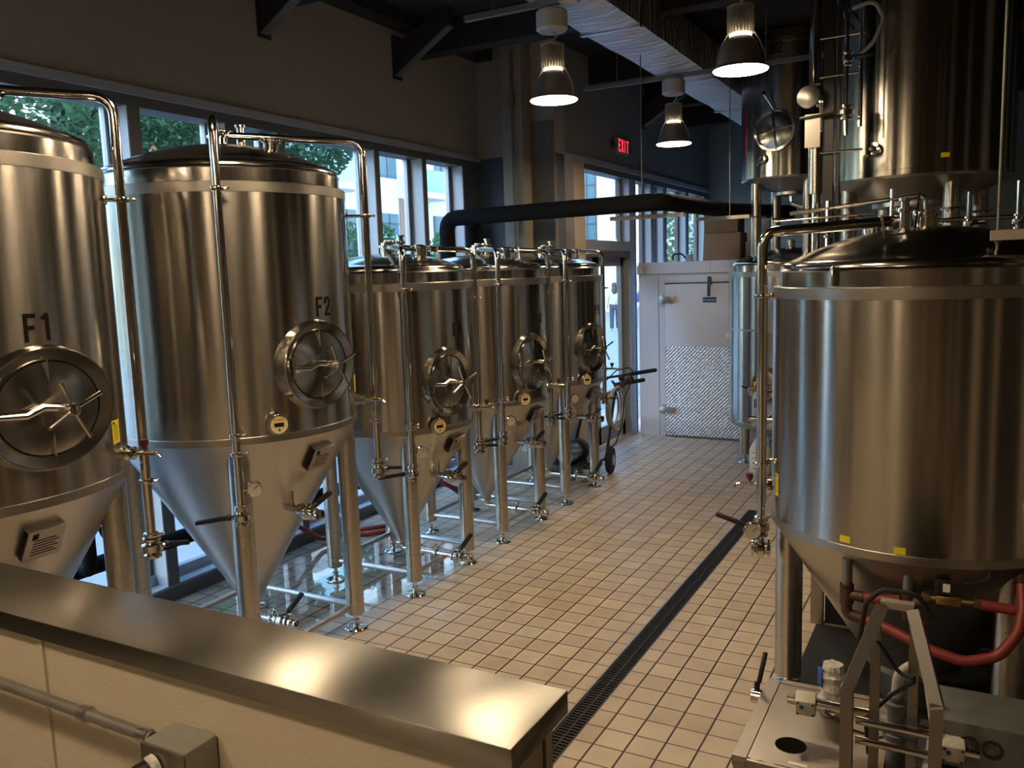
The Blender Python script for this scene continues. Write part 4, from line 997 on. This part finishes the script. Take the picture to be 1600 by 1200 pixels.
MB().lathe([(0, 0), (rh, 0)], (cx, cy, CZ1 - .12), 24).build('hole_bottom', BLACK, pc)
MB().bb(0, .043, 0, .55, CZ1 - .03, CZ1 + .004).bb(.045, .42, .532, .56, CZ1 - .03, CZ1 + .002).build('edge_strip', mat('edge_strip_steel', (.34, .32, .29), .45, 1.0), pc, False)
MB().bb(.005, .042, -.008, .004, .1, CZ1 - .005).bb(.042, .42, -.002, .01, CZ1 - .22, CZ1 - .002).bb(.03, .8, .03, .52, .12, .15).bb(.02, .42, .02, .53, CZ1 - .22, CZ1 - .215).build('cart_body', ST_PLATE, pc, False)
for (x, y) in ((.03, .03), (.03, .52), (.78, .03), (.78, .52)):
    lg = MB().bb(x - .018, x + .018, y - .018, y + .018, .08, CZ1 - .04).build('leg', ST_RAIL, pc, False)
    MB().lathe([(0, -.012), (.04, -.012), (.04, .012), (0, .012)], (x, y, .04), 20, (1, 0, 0)).build('caster', RUBBER, lg)
MB().box((.19, .035, CZ1 + .001), (.055, .014, .0015)).build('small_white_label', WHITEP, pc, False)
# push frame
FR = ST_RAIL; W_ = .032
X = lambda x: x + .60
Yf, Yr = 2.37 - 2.45, 2.60 - 2.45
uf = MB().sqtube([(X(-.262), Yf, .15), (X(-.262), Yf, 1.03), (X(-.19), Yf + .10, 1.235)], W_).sqtube([(X(-.04), Yf, .15), (X(-.04), Yf, 1.03), (X(-.105), Yf + .10, 1.235)], W_)
uf.build('push_frame', mat('frame_tube_steel', (.27, .255, .235), .45, 1.0), pc, False)
MB().box((X(-.148), Yf + .11, 1.25), (.085, .03, .02)).build('top_bar', FR, pc, False)
MB().sqtube([(X(-.205), Yf + .16, .2), (X(-.205), Yf + .16, 1.18)], .026).sqtube([(X(-.105), Yf + .16, .2), (X(-.105), Yf + .16, 1.18)], .026).build('rear_upright', mat('frame_tube_steel'), pc, False)
for z in (.52, .62, .72, .82, .88):
    MB().cyl((X(-.25), Yf + (.12 if z > .8 else .04), z), (X(-.05), Yf + (.12 if z > .8 else .04), z), .012, seg=12).build('cross_tube', ST_PIPE, pc)
# pipework with actuator valves
MB().tube([(X(-.41), .24, .80), (X(-.23), .24, .80), (X(.02), .18, .80), (X(.10), .17, .80)], .018, 12, .05).build('header_pipe', ST_PIPE, pc)
MB().cyl((X(-.155), .2, .55), (X(-.155), .2, .90), .024, seg=14).lathe([(.024, 0), (.034, .004), (.034, .02), (.024, .024)], (X(-.155), .2, .86), 18).lathe([(.024, 0), (.034, .004), (.034, .02), (.024, .024)], (X(-.155), .2, .76), 18).cyl((X(-.20), .22, .80), (X(-.11), .19, .80), .03, seg=16).build('tee_fitting', mat('grey_pvc_fitting', (.16, .16, .17), .4), pc)
for (x, y, z, lab) in ((-.42, .25, .80, 'white square valve actuator'), (.0, .16, .80, 'white square valve actuator')):
    v = MB().box((X(x), y - .02, z), (.062, .05, .062), Euler((.35, 0, .1)), 0, .005).build('valve_actuator', mat('actuator_cream', (.55, .52, .44), .4), pc)
    bz = MB()
    for sx in (-1, 1):
        for sz in (-1, 1): bz.sphere(Vector((X(x), y - .02, z)) + Euler((.35, 0, .1)).to_matrix() @ Vector((sx * .023, -.026, sz * .023)), .0035, seg=6)
    bz.build('screw', INK, v)
    MB().sphere(Vector((X(x), y - .02, z)) + Euler((.35, 0, .1)).to_matrix() @ Vector((-.012, -.026, .010)), .007, seg=8).build('indicator', mat('indicator_blue', (.03, .08, .3), .3), v)
    MB().cyl((X(x) - .06, y, z - .01), (X(x) + .07, y, z - .01), .017, seg=12).build('valve_body', ST_PIPE, v)
MB().tube([(X(-.155), .2, .88), (X(-.15), .2, .97), (X(-.11), .22, 1.0), (X(-.07), .22, .97), (X(-.045), .15, .85), (X(-.07), .0, .70), (X(-.12), -.04, .60)], .016, 14, .06).build('white_hose', mat('white_hose', (.50, .50, .48), .4), pc)
MB().tube([(X(-.25), Yf + .13, 1.10), (X(-.23), Yf + .12, 1.24), (X(-.19), Yf + .12, 1.285), (X(-.10), Yf + .12, 1.285), (X(-.06), Yf + .13, 1.22)], .007, 8, .04).tube([(X(-.2), Yf + .15, 1.12), (X(-.14), Yf + .15, 1.03), (X(-.1), Yf + .12, 1.04)], .006, 8, .04).tube([(X(-.1), Yf + .14, 1.02), (X(-.16), Yf + .18, .95), (X(-.23), Yf + .18, .86), (X(-.22), Yf + .18, .75)], .006, 8, .04).tube([(X(-.15), .18, .78), (X(-.12), .16, .68), (X(-.16), .14, .6)], .005, 8, .03).tube([(X(-.36), .22, .79), (X(-.28), .2, .76), (X(-.2), .2, .75), (X(-.14), .18, .8)], .004, 8, .03).build('loose_cable', RUBBER, pc)
MB().lathe([(0, 0), (.07, 0), (.07, .16), (.05, .19), (0, .19)], (X(-.155), .30, .44), 28).build('pump_housing', BLACK, pc)
# valve with black lever at the left side
v = MB().lathe([(.016, -.02), (.026, -.016), (.026, .016), (.016, .02)], (-.02, .44, .68), 16, (1, 0, 0), cap0=True, cap1=True).cyl((-.02, .44, .68), (.03, .44, .68), .013, seg=10).build('side_valve', ST_PIPE, pc)
MB().cyl((-.02, .44, .70), (-.02, .45, .73), .010, seg=8).box((-.008, .475, .775), (.016, .018, .11), Euler((-.35, .15, 0)), 0, .004).build('lever', BLACK, v)
# wrapped roll in plastic, standing on the cart
bgm = mat('crinkled_plastic_wrap', (.62, .60, .56), .22, bump=(45, .9, .02))
pb = MB(); rings = []
for k in range(15):
    z = k / 14 * .17; rr = .040 + .006 * math.sin(k * 1.9) - (.015 if k == 14 else 0)
    rings.append([(X(-.36) + (rr + random.uniform(-.004, .004)) * math.cos(2 * PI * i / 22), .40 + (rr + random.uniform(-.004, .004)) * math.sin(2 * PI * i / 22), CZ1 + .001 + z) for i in range(22)])
o = MB().loft(rings, cap0=True, cap1=True)
for v_ in o.b.verts: v_.co -= Vector((.24 - .0, 0, 0)) * 0
wr = o.build('wrapped_cup_roll', bgm, None, label='roll of cups in crinkled clear plastic standing on the cleaning cart', cat='packet', loc=(-.60, 2.45, 0))
cyl = MB().lathe([(.0425, .09), (.047, .10), (.048, .15), (.0425, .16)], (X(-.36), .40, CZ1), 14, None, 2.4, 4.0).build('blue_print', mat('print_blue', (.03, .08, .45), .4), wr)
# grey control box with fans
cb = empty('control_box', (-.045, 2.60, .74), 'grey metal control box with two small round fans on the cart', 'control box')
MB().box((.14, .11, .07), (.28, .22, .14), None, 0, .003).build('housing', mat('control_grey', (.16, .17, .165), .45, .3), cb)
for x in (.085, .145):
    f = MB().lathe([(.020, -.001), (.028, -.001), (.028, .004), (.020, .004)], (x, -.001, .075), 24, (0, -1, 0)).build('fan', BLACK, cb)
    fm = MB().lathe([(0, 0), (.009, 0), (.009, .004), (0, .005)], (x, -.001, .075), 14, (0, -1, 0))
    for k in range(5):
        a = 2 * PI * k / 5; fm.box((x + .015 * math.cos(a), -.003, .075 + .015 * math.sin(a)), (.014, .001, .007), Euler((.5, -a, 0)))
    fm.build('fan_blades', mat('fan_grey', (.12, .12, .12), .5), f)
MB().box((.20, .14, -.30 + .1), (.5, .3, .36), None, 0, .004).build('support_cabinet', mat('plain_black', (.02, .02, .02), .6), cb)

# ------------------------------------------------------------------ conduit and outlet box on the half wall
ct = empty('wall_outlet_conduit', (-1.49, 1.185, 1.21), 'grey weatherproof outlet box fed by a conduit on the cream half wall', 'outlet')
MB().cyl((-1.5, -.052, .035), (-.045, -.052, .012), .0135, seg=18).build('conduit', mat('galvanised_conduit', (.27, .26, .235), .45, .5, var=(20, .2)), ct)
MB().lathe([(.014, -.012), (.020, -.010), (.020, .010), (.014, .012)], (-.27, -.052, .0157), 18, (1, 0, 0)).lathe([(.014, 0), (.017, .002), (.017, .03), (.014, .032)], (-.085, -.052, .0125), 18, (1, 0, 0)).build('coupling', mat('coupling_bright', (.5, .5, .47), .3, .9), ct)
MB().box((.035, -.045, -.045), (.13, .085, .15), None, 0, .004).build('box_body', mat('outlet_box_grey', (.33, .33, .29), .45, .2), ct)
MB().box((.035, -.092, -.045), (.126, .008, .146), None, 0, .002).build('box_cover', mat('cover_plate_steel', (.35, .32, .28), .35, .9), ct)
MB().lathe([(0, 0), (.015, 0), (.015, .003), (0, .004)], (.100, -.045, -.045), 20, (1, 0, 0)).build('knockout_plug', mat('outlet_box_grey'), ct)
MB().box((.1045, -.045, -.045), (.001, .003, .026), Euler((.5, 0, 0))).build('plug_slot', INK, ct, False)
MB().lathe([(.026, 0), (.026, .012), (.020, .016)], (.015, -.094, -.012), 24, (-.2, -1, -.15), cap1=True).build('plug_ring', WHITEP, ct)
MB().lathe([(.022, 0), (.024, .02), (.022, .06), (.014, .075), (.008, .12), (0, .12)], (.012, -.108, -.014), 20, (-.45, -1, -.35)).build('black_plug', BLACK, ct)

# ------------------------------------------------------------------ outside
GRND = mat('pale_concrete_sidewalk', (.30, .33, .36), .8, var=(3, .08), bump=(20, .2, .01))
gd = MB().bb(-90, GD - .12, -30, 110, -.25, -.02)
struct('ground', gd, GRND)
struct('ground_kerb', MB().bb(-90, 30, YE + .3, 110, -.25, -.021), GRND)
BK = mat('tree_bark', (.07, .055, .045), .9, bump=(20, .5, .02))
def leaf_mat(name, c):
    M = mat(name, c, .55, var=(3, .45)); M.node_tree.nodes['Principled BSDF'].inputs['Subsurface Weight'].default_value = 0
    n = M.node_tree; b = n.nodes['Principled BSDF']; tr = n.nodes.new('ShaderNodeBsdfTranslucent'); tr.inputs[0].default_value = (*[min(1, v * 1.8) for v in c], 1)
    mx = n.nodes.new('ShaderNodeMixShader'); mx.inputs[0].default_value = .4; out = [x for x in n.nodes if x.type == 'OUTPUT_MATERIAL'][0]
    n.links.new(b.outputs[0], mx.inputs[1]); n.links.new(tr.outputs[0], mx.inputs[2]); n.links.new(mx.outputs[0], out.inputs[0]); return M
LEAF = leaf_mat('tree_leaves', (.06, .115, .05)); LEAF2 = leaf_mat('shrub_leaves', (.07, .14, .05))
def leaves(blobs, n, size, m, name, parent):
    b = MB()
    for k in range(n):
        c, r = random.choice(blobs); 
        while True:
            v = Vector((random.uniform(-1, 1), random.uniform(-1, 1), random.uniform(-1, 1)))
            if v.length <= 1: break
        v = v.normalized() * (v.length ** .45)
        p = Vector(c) + Vector((v.x * r[0], v.y * r[1], v.z * r[2]))
        q = Euler((random.uniform(-1, 1), random.uniform(-1, 1), random.uniform(0, 6.3))).to_matrix(); s = size * random.uniform(.6, 1.3)
        pts = [p + q @ Vector(w) * s for w in ((-.5, 0, 0), (-.15, -.32, .05), (.5, 0, 0), (-.15, .32, .05))]
        b._face([b.b.verts.new(x) for x in pts])
    o = b.build(name, m, parent, False); return o
def tree(x, y, h, lab, blobs, n=6000, size=.17):
    t = empty('street_tree', (x, y, -.02), lab, 'tree', 'street trees outside the windows')
    tr = MB().tube([(0, 0, 0), (.03, .05, h * .35), (-.05, .1, h * .62), (.05, .15, h * .9)], [.17, .13, .11, .05], 12)
    for k in range(7):
        a = k * 2.4; z = h * (.45 + .06 * k); tr.tube([(0, .08, z), (math.cos(a) * .7, math.sin(a) * .7, z + .5), (math.cos(a) * 1.5, math.sin(a) * 1.5, z + .9)], [.06, .04, .02], 8)
    tr.build('trunk', BK, t)
    leaves(blobs, n, size, LEAF, 'foliage', t)
tree(-10.0, 6.8, 6.5, 'leafy green street tree outside the nearest windows at the left edge', [((0, 0, 4.6), (2.0, 2.2, 1.5)), ((.3, -.8, 3.8), (1.3, 1.3, .9)), ((.2, 1.4, 4.0), (1.2, 1.2, 1.1)), ((0, 0, 5.6), (1.5, 1.5, 1.2))], 14000, .11)
tree(-9.6, 9.6, 6.5, 'leafy green street tree seen above the F2 tank dome', [((0, -.1, 4.7), (1.6, 1.7, 1.1)), ((.2, -1.2, 4.2), (1.1, 1.1, .9)), ((.2, .9, 4.5), (1.0, .9, .8))], 10000, .11)
tree(-14.0, 13.2, 7.5, 'distant leafy tree between the street trees and the white building', [((0, 0, 5.6), (2.0, 1.8, 1.3)), ((0, -2.0, 4.5), (1.6, 1.8, 1.4))], 5000, .2)
tree(-10.4, 2.6, 6.0, 'leafy street tree outside left of the frame, mirrored in the tank sides', [((0, 0, 3.9), (2.0, 2.0, 1.6)), ((0, -.3, 2.2), (1.4, 1.6, 1.2))], 6000, .17)
tree(-10.8, -1.6, 6.0, 'leafy street tree outside far left of the frame, mirrored in the tank sides', [((0, 0, 3.9), (2.0, 2.1, 1.6)), ((0, .3, 2.2), (1.4, 1.7, 1.2))], 6000, .17)
tree(-10.2, -5.4, 6.0, 'leafy street tree outside, the one farthest left of all', [((0, 0, 3.6), (1.8, 2.1, 1.8)), ((0, .3, 2.0), (1.4, 1.7, 1.2))], 5000, .17)
for (x, y, lab) in ((-9.0, 11.2, 'green shrub outside between the F2 and F3 tanks'), (-9.4, 7.6, 'broad green shrub outside, glimpsed left of the F2 tank'), (-11.5, 10.0, 'green shrub outside behind the street tree trunks'), (-10.6, 5.2, 'green shrub outside at the foot of the nearest street tree'), (-8.6, 13.6, 'green shrub outside the last left-hand window')):
    t = empty('shrub', (x, y, -.02), lab, 'shrub', 'shrubs outside the windows')
    MB().tube([(0, 0, 0), (0, 0, 1.4)], [.06, .03], 8).build('stem', BK, t)
    leaves([((0, 0, 1.5), (.9, .9, 1.2)), ((.1, .2, 2.4), (.75, .75, .8))], 3400, .12, LEAF2, 'foliage', t)
# bits of shrub beyond the door side windows
t = empty('shrub', (-6.6, 21.5, -.02), 'tall green tree sliver beyond the windows above the cooler', 'shrub', 'shrubs outside the windows')
MB().tube([(0, 0, 0), (0, 0, 3)], [.08, .04], 8).build('stem', BK, t)
leaves([((0, 0, 3.6), (.9, .9, 2.4))], 2600, .16, LEAF2, 'foliage', t)

# white apartment building across the street (facade parallel to Y at X = -22)
ap = empty('apartment_building', (-22, 30, 0), 'white apartment building with balconies across the street', 'building')
WB = mat('facade_white', (.78, .74, .68), .8); WIN = mat('facade_window_glass', (.10, .17, .19), .1); MUL = mat('facade_frame_dark', (.06, .07, .08), .5)
BLC = mat('balcony_glass', (.30, .50, .52), .15); BRN = mat('facade_brown', (.30, .17, .11), .8)
MB().bb(-6, 0, -14, 16, 0, 13).build('wall', WB, ap, False)
MB().bb(-.02, .02, -14, 16, 0, 2.6).build('ground_floor_band', mat('facade_grey', (.20, .22, .25), .6), ap, False)
for k in range(14):
    y0 = -13.4 + 2.1 * k
    for f, z0 in enumerate((.3, 3.2, 6.1, 9.0)):
        if (k + f) % 3 == 0:
            if f:
                o = MB().bb(0, 1.3, y0 - .3, y0 + 1.9, z0 - .55, z0 - .3).build('balcony_slab', WB, ap, False)
                MB().bb(1.24, 1.27, y0 - .3, y0 + 1.9, z0 - .3, z0 + .65).build('balcony_rail', BLC, o, False)
            wv = MB().bb(.0, .04, y0, y0 + 1.5, z0 - .2, z0 + 1.75).build('window', WIN, ap, False)
            MB().bb(.03, .07, y0 + .72, y0 + .78, z0 - .2, z0 + 1.75).bb(.03, .07, y0 - .04, y0 + .02, z0 - .2, z0 + 1.75).bb(.03, .07, y0 + 1.48, y0 + 1.54, z0 - .2, z0 + 1.75).build('window_frame', MUL, wv, False)
        else:
            wv = MB().bb(.0, .04, y0 + .2, y0 + 1.4, z0 + .3, z0 + 1.7).build('window', WIN, ap, False)
            MB().bb(.03, .06, y0 + .2, y0 + 1.4, z0 + 1.25, z0 + 1.31).bb(.03, .06, y0 + .7, y0 + .76, z0 + .3, z0 + 1.7).build('window_frame', MUL, wv, False)
    if k % 4 == 2: MB().bb(0, .06, y0 + 1.5, y0 + 1.95, 2.6, 5.6).build('brown_cladding', BRN, ap, False)
# brick building straight beyond the door (facade parallel to X at Y = 42)
bb_ = empty('brick_building', (-18, 42, 0), 'pale brick building with sash windows seen through the door transom', 'building')
def brick_mat():
    M = mat('pale_brick', (.6, .5, .4), .85); n = M.node_tree; b = n.nodes['Principled BSDF']
    tc = n.nodes.new('ShaderNodeTexCoord'); mp = n.nodes.new('ShaderNodeMapping'); mp.inputs['Rotation'].default_value = (PI / 2, 0, 0)
    bt = n.nodes.new('ShaderNodeTexBrick'); bt.inputs['Scale'].default_value = 3.2; bt.inputs['Color1'].default_value = (.84, .76, .66, 1); bt.inputs['Color2'].default_value = (.68, .58, .49, 1); bt.inputs['Mortar'].default_value = (.88, .86, .82, 1)
    n.links.new(tc.outputs['Object'], mp.inputs[0]); n.links.new(mp.outputs[0], bt.inputs['Vector']); n.links.new(bt.outputs[0], b.inputs['Base Color']); return M
MB().bb(-7.5, 9, 0, 8, 0, 12).build('wall', brick_mat(), bb_, False)
for k in range(7):
    for f, z0 in enumerate((1.0, 3.9, 5.9, 8.1)):
        x0 = -6.9 + 2.15 * k
        wv = MB().bb(x0, x0 + 1.0, -.04, .0, z0, z0 + 1.5).build('window', WIN, bb_, False)
        MB().bb(x0 - .06, x0 + 1.06, -.08, -.03, z0 - .1, z0 - .02).bb(x0, x0 + 1.0, -.07, -.03, z0 + .72, z0 + .8).bb(x0 + .46, x0 + .54, -.06, -.03, z0, z0 + 1.5).bb(x0 - .05, x0 + .02, -.07, -.03, z0, z0 + 1.5).bb(x0 + .98, x0 + 1.05, -.07, -.03, z0, z0 + 1.5).build('window_frame', MUL, wv, False)
# blue-grey neighbour building beyond the cooler windows
nb = empty('grey_building', (-7.2, 24, 0), 'blue-grey building close behind the windows above the cooler', 'building')
MB().bb(-.3, 5, 0, 6, 0, 9).build('wall', mat('facade_bluegrey', (.30, .36, .42), .7), nb, False)
for k in range(3): MB().bb(.3 + 1.4 * k, 1.1 + 1.4 * k, -.03, 0, 3.0, 4.6).build('window', WIN, nb, False)

# ------------------------------------------------------------------ people far out on the street
def skin_mesh(name, verts, edges, radii, m, parent, root=0):
    me = bpy.data.meshes.new(name); me.from_pydata([tuple(v) for v in verts], edges, []); o = bpy.data.objects.new(name, me); COL.objects.link(o)
    sm = o.modifiers.new('skin', 'SKIN'); sm.use_smooth_shade = True
    for i, r in enumerate(radii):
        sv_ = me.skin_vertices[0].data[i]; sv_.radius = (r, r) if isinstance(r, (int, float)) else r
    me.skin_vertices[0].data[root].use_root = True
    sb = o.modifiers.new('sub', 'SUBSURF'); sb.levels = 2; sb.render_levels = 2
    dg = bpy.context.evaluated_depsgraph_get(); nm = bpy.data.meshes.new_from_object(o.evaluated_get(dg)); nm.name = name
    bpy.data.objects.remove(o); o2 = bpy.data.objects.new(name, nm); COL.objects.link(o2); nm.materials.append(m); o2.parent = parent
    for p_ in nm.polygons: p_.use_smooth = True
    return o2
def person(x, y, rz, label, shirt, legs_m, long_trousers=True, hair=True, stride=.12):
    t = empty('person', (x, y, -.02), label, 'person', None, rz)
    SK = mat('skin', (.55, .36, .27), .55)
    V = [(0, 0, .95), (0, 0, 1.12), (0, 0, 1.36), (0, 0, 1.48), (0, 0.01, 1.56), (0, .015, 1.68),
         (.10, 0, .90), (.11, stride * .6, .50), (.11, stride, .09), (.11, stride + .14, .04),
         (-.10, 0, .90), (-.11, -stride * .3, .50), (-.11, -stride, .09), (-.11, -stride + .14, .04),
         (.19, 0, 1.40), (.25, -.04, 1.13), (.27, .05, .90), (.27, .08, .80),
         (-.19, 0, 1.40), (-.25, .04, 1.13), (-.27, .10, .90), (-.27, .13, .80)]
    E_ = [(0, 1), (1, 2), (2, 3), (3, 4), (4, 5), (0, 6), (6, 7), (7, 8), (8, 9), (0, 10), (10, 11), (11, 12), (12, 13), (2, 14), (14, 15), (15, 16), (16, 17), (2, 18), (18, 19), (19, 20), (20, 21)]
    Rr = [(.15, .11), (.13, .10), (.15, .11), .055, .075, .085, .09, .06, .042, .035, .09, .06, .042, .035, .055, .042, .034, .028, .055, .042, .034, .028]
    skin_mesh('body', V, E_, Rr, SK, t)
    idx = [0, 1, 2, 14, 15, 18, 19]; mp = {k: i for i, k in enumerate(idx)}
    skin_mesh('shirt', [V[k] if k else (0, 0, .93) for k in idx], [(mp[a], mp[b]) for a, b in ((0, 1), (1, 2), (2, 14), (14, 15), (2, 18), (18, 19))], [(.20, .15), (.165, .13), (.175, .13), .075, .06, .075, .06], shirt, t)
    if long_trousers: li = [0, 6, 7, 8, 10, 11, 12]
    else: li = [0, 6, 7, 10, 11]
    mp = {k: i for i, k in enumerate(li)}
    ed = [(a, b) for a, b in ((0, 6), (6, 7), (7, 8), (0, 10), (10, 11), (11, 12)) if a in mp and b in mp]
    skin_mesh('trousers', [V[k] for k in li], [(mp[a], mp[b]) for a, b in ed], [{0: (.175, .13), 6: .11, 10: .11, 7: .085, 11: .085, 8: .075, 12: .075}[k] for k in li], legs_m, t)
    if hair:
        MB().sphere((0, .0, 1.665), .105, (1, 1.05, 1.1)).sphere((0, -.06, 1.50), .11, (1, .6, 1.5)).build('hair', mat('hair_dark_brown', (.05, .03, .02), .6), t)
    else: MB().sphere((0, -.01, 1.70), .095, (1, 1.05, 1)).build('hair', mat('hair_dark_brown'), t)
    for s_ in (-1, 1): MB().sphere((s_ * .03, .10, 1.68), .012, seg=6).build('eye', WHITEP, t)
def stripe_mat():
    M = mat('striped_top_fabric', (.5, .6, .8), .8); n = M.node_tree; b = n.nodes['Principled BSDF']
    w = n.nodes.new('ShaderNodeTexWave'); w.bands_direction = 'Z'; w.inputs['Scale'].default_value = 9; tc = n.nodes.new('ShaderNodeTexCoord'); n.links.new(tc.outputs['Object'], w.inputs['Vector'])
    r = n.nodes.new('ShaderNodeValToRGB'); r.color_ramp.elements[0].color = (.25, .33, .55, 1); r.color_ramp.elements[1].color = (.65, .72, .85, 1); n.links.new(w.outputs[0], r.inputs[0]); n.links.new(r.outputs[0], b.inputs['Base Color']); return M
person(-11.35, 28.9, .35, 'person with long dark hair in a striped top and dark trousers, seen from behind', stripe_mat(), mat('dark_trousers', (.04, .04, .06), .8))
person(-11.05, 30.2, .5, 'person in pale blue shorts walking right of the long-haired person', mat('dark_blue_shirt', (.06, .10, .25), .8), mat('pale_shorts', (.45, .55, .75), .8), False, False, .22)
person(-17.2, 38.5, 2.8, 'distant person in a red top across the street', mat('red_top', (.5, .08, .06), .8), mat('blue_trousers', (.08, .12, .3), .8), True, False, .08)
